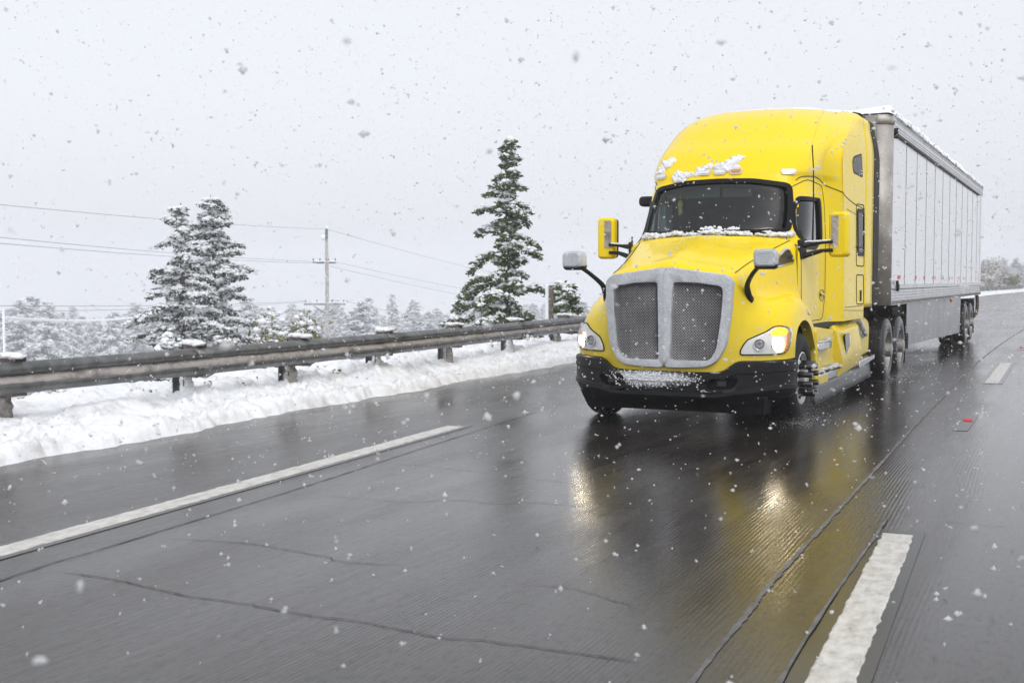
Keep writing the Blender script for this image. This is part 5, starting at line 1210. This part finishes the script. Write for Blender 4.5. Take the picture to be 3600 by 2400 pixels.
for (ua, va, u2, v2, nm) in ((1150, 806, 2050, 1022, 'top wire running away from the utility pole toward the green fir'), (1176, 920, 2050, 1076, 'upper mid wire running away from the utility pole'), (1160, 936, 2050, 1104, 'lower mid wire running away from the utility pole'), (1208, 1056, 1800, 1160, 'lowest wire running away from the utility pole crossarm')):
    wire(atD(ua, va, PD), atD(u2, v2, 132.), .35, nm, .016)
# square post of a sign behind the rail, snow plastered on one side
sp_ = atD(1937, 1003, 26.5); zg = .0
post = empty('sign_post', (sp_[0], sp_[1], -.35), 'short square grey post with snow on one side behind the guardrail', 'post')
B().box((sp_[0] - .05, sp_[1] - .05, -.4), (sp_[0] + .05, sp_[1] + .05, sp_[2])).build('shaft', 'weathered_wood', post, bevel=.008)
bb = B(); l = -_rt * .085
for k, z in enumerate(np.linspace(.2, sp_[2] - .03, 26)): clump_mesh(bb, (sp_[0] + l[0], sp_[1] + l[1], z), .055, k, (.9, .9, 1.2), 8, .2)
bb.build('wind_packed_snow', 'snow', post, smooth=True, sharp=180)
for (u, v0, v1, d, r_, lab) in ((12, 1086, 1262, 45, .045, 'thin snow-crusted post left of the large hazy fir'), (1597, 1062, 1140, 60, .03, 'thin white stake left of the slender green fir')):
    a = atD(u, v0, d); z = float(ground_z(np.array([a[0]]), np.array([a[1]]))[0]); o = B().tube([(a[0], a[1], z), tuple(a)], r_, 8).build('marker_post', 'snow'); tag(o, lab, 'post')
a, c = atD(12, 1116, 45), atD(600, 1096, 62); o = B().tube([a + (c - a) * t - np.array([0, 0, .25 * 4 * t * (1 - t)]) for t in np.linspace(0, 1, 16)], [.07 * (1 - .5 * t) for t in np.linspace(0, 1, 16)], 6).build('snow_laden_cable', 'snow', smooth=True)
tag(o, 'sagging cable thick with snow strung from the thin crusted post', 'cable')

# ================================================================== AIR: falling snow, tyre spray, haze
def flake_mat():
    b = NB('snowflake'); d = b.n('ShaderNodeBsdfDiffuse'); d.inputs[0].default_value = (.98, .98, .99, 1); t = b.n('ShaderNodeBsdfTranslucent'); t.inputs[0].default_value = (.98, .98, .99, 1)
    mx = b.n('ShaderNodeMixShader', i_0=.75); b.l(d.outputs[0], mx.inputs[1]); b.l(t.outputs[0], mx.inputs[2]); b.l(mx.outputs[0], b.out.inputs['Surface']); M['snowflake'] = b.m
flake_mat()
rg = np.random.default_rng(12)
def snowfall():
    n = 85000; C = rg.uniform((-16, -11.5, .02), (9, 14, 8.5), (n, 3)); C2 = rg.uniform((-45, 0, .0), (6, 45, 16), (16000, 3)); C = np.vstack([C, C2])
    keep = np.linalg.norm(C - CP, axis=1) > 1.35
    body = (np.abs(C[:, 0]) < 1.35) & (C[:, 1] > .1) & (C[:, 1] < 23) & (C[:, 2] < 4.1); C = C[keep & ~body]; n = len(C)
    r = np.clip(rg.lognormal(-5.0, .45, n), .0028, .016); parts = []; faces = []; k0 = 0
    for m in range(2):       # each flake is a ragged clot of two crystals clumps
        off = rg.normal(0, .75, (n, 3)) * r[:, None] * (m > 0); sc = r * (1 if m == 0 else rg.uniform(.4, .9, n))
        J = rg.uniform(.35, 1.3, (n, 6, 1)); V = (C + off)[:, None] + OCT[None] * J * sc[:, None, None] * np.array([1, 1, .8]); parts.append(V.reshape(-1, 3)); faces.append((OCF[None] + 6 * np.arange(n)[:, None, None]).reshape(-1, 3) + k0); k0 += 6 * n
    me = np_mesh('falling_snow', np.vstack(parts), np.vstack(faces)); me.materials.append(M['snowflake']); o = bpy.data.objects.new('falling_snow', me); COL.objects.link(o)
    tag(o, 'snowflakes falling all over the road and truck', 'snowfall', kind='stuff')
snowfall()
def spray():
    C = []
    for x, y, n, sx, l in ((1.25, 1.33, 500, .14, .9), (-1.2, 1.33, 400, .16, .9), (1.25, 7.3, 700, .18, 1.4), (1.25, 8.6, 900, .2, 1.8), (1.27, 19.5, 700, .2, 1.8), (1.27, 20.8, 900, .22, 2.5)):
        s = rg.exponential(.38, n); C.append(np.stack([x + rg.normal(0, sx, n) * (1 + s), y - .35 + s * l + rg.normal(0, .1, n), np.abs(rg.normal(0, .045, n)) * (1 + 2 * s) + .004], 1))
    C = np.vstack(C); r = np.clip(rg.lognormal(-6.1, .45, len(C)), .001, .005)
    for x, y, n, sx, l in ((1.22, 1.33, 5000, .16, .8), (-1.2, 1.33, 3000, .16, .8), (1.2, 7.3, 7000, .2, 1.3), (1.2, 8.6, 9000, .24, 1.8), (1.2, 19.5, 7000, .3, 2.0), (1.2, 20.8, 14000, .4, 3.2)):      # finer mist trailing each wheel
        q = rg.exponential(.45, n); Cm = np.stack([x + rg.normal(0, sx, n) * (.7 + q), y - .3 + q * l + rg.normal(0, .14, n), np.abs(rg.normal(0, .09, n)) * (.6 + 1.8 * q) + .004], 1); C = np.vstack([C, Cm]); r = np.r_[r, rg.uniform(.0006, .0016, n)]
    V, F = blobs(C, r, rg, .9); me = np_mesh('tyre_spray', V, F); me.materials.append(M['snowflake']); o = bpy.data.objects.new('tyre_spray', me); COL.objects.link(o)
    tag(o, 'fine slush spray thrown up round the wheels', 'spray', kind='stuff')
spray()
def haze():
    b = NB('haze'); v = b.n('ShaderNodeVolumePrincipled'); v.inputs['Color'].default_value = (.96, .97, 1, 1); v.inputs['Density'].default_value = HAZE; v.inputs['Anisotropy'].default_value = .2
    b.l(v.outputs[0], b.out.inputs['Volume']); M['haze'] = b.m
    o = B().box((-460, -140, -34), (360, 520, 17)).build('haze', 'haze'); tag(o, 'thin white snow haze filling the air', 'haze', kind='stuff')
HAZE = .0015
haze()
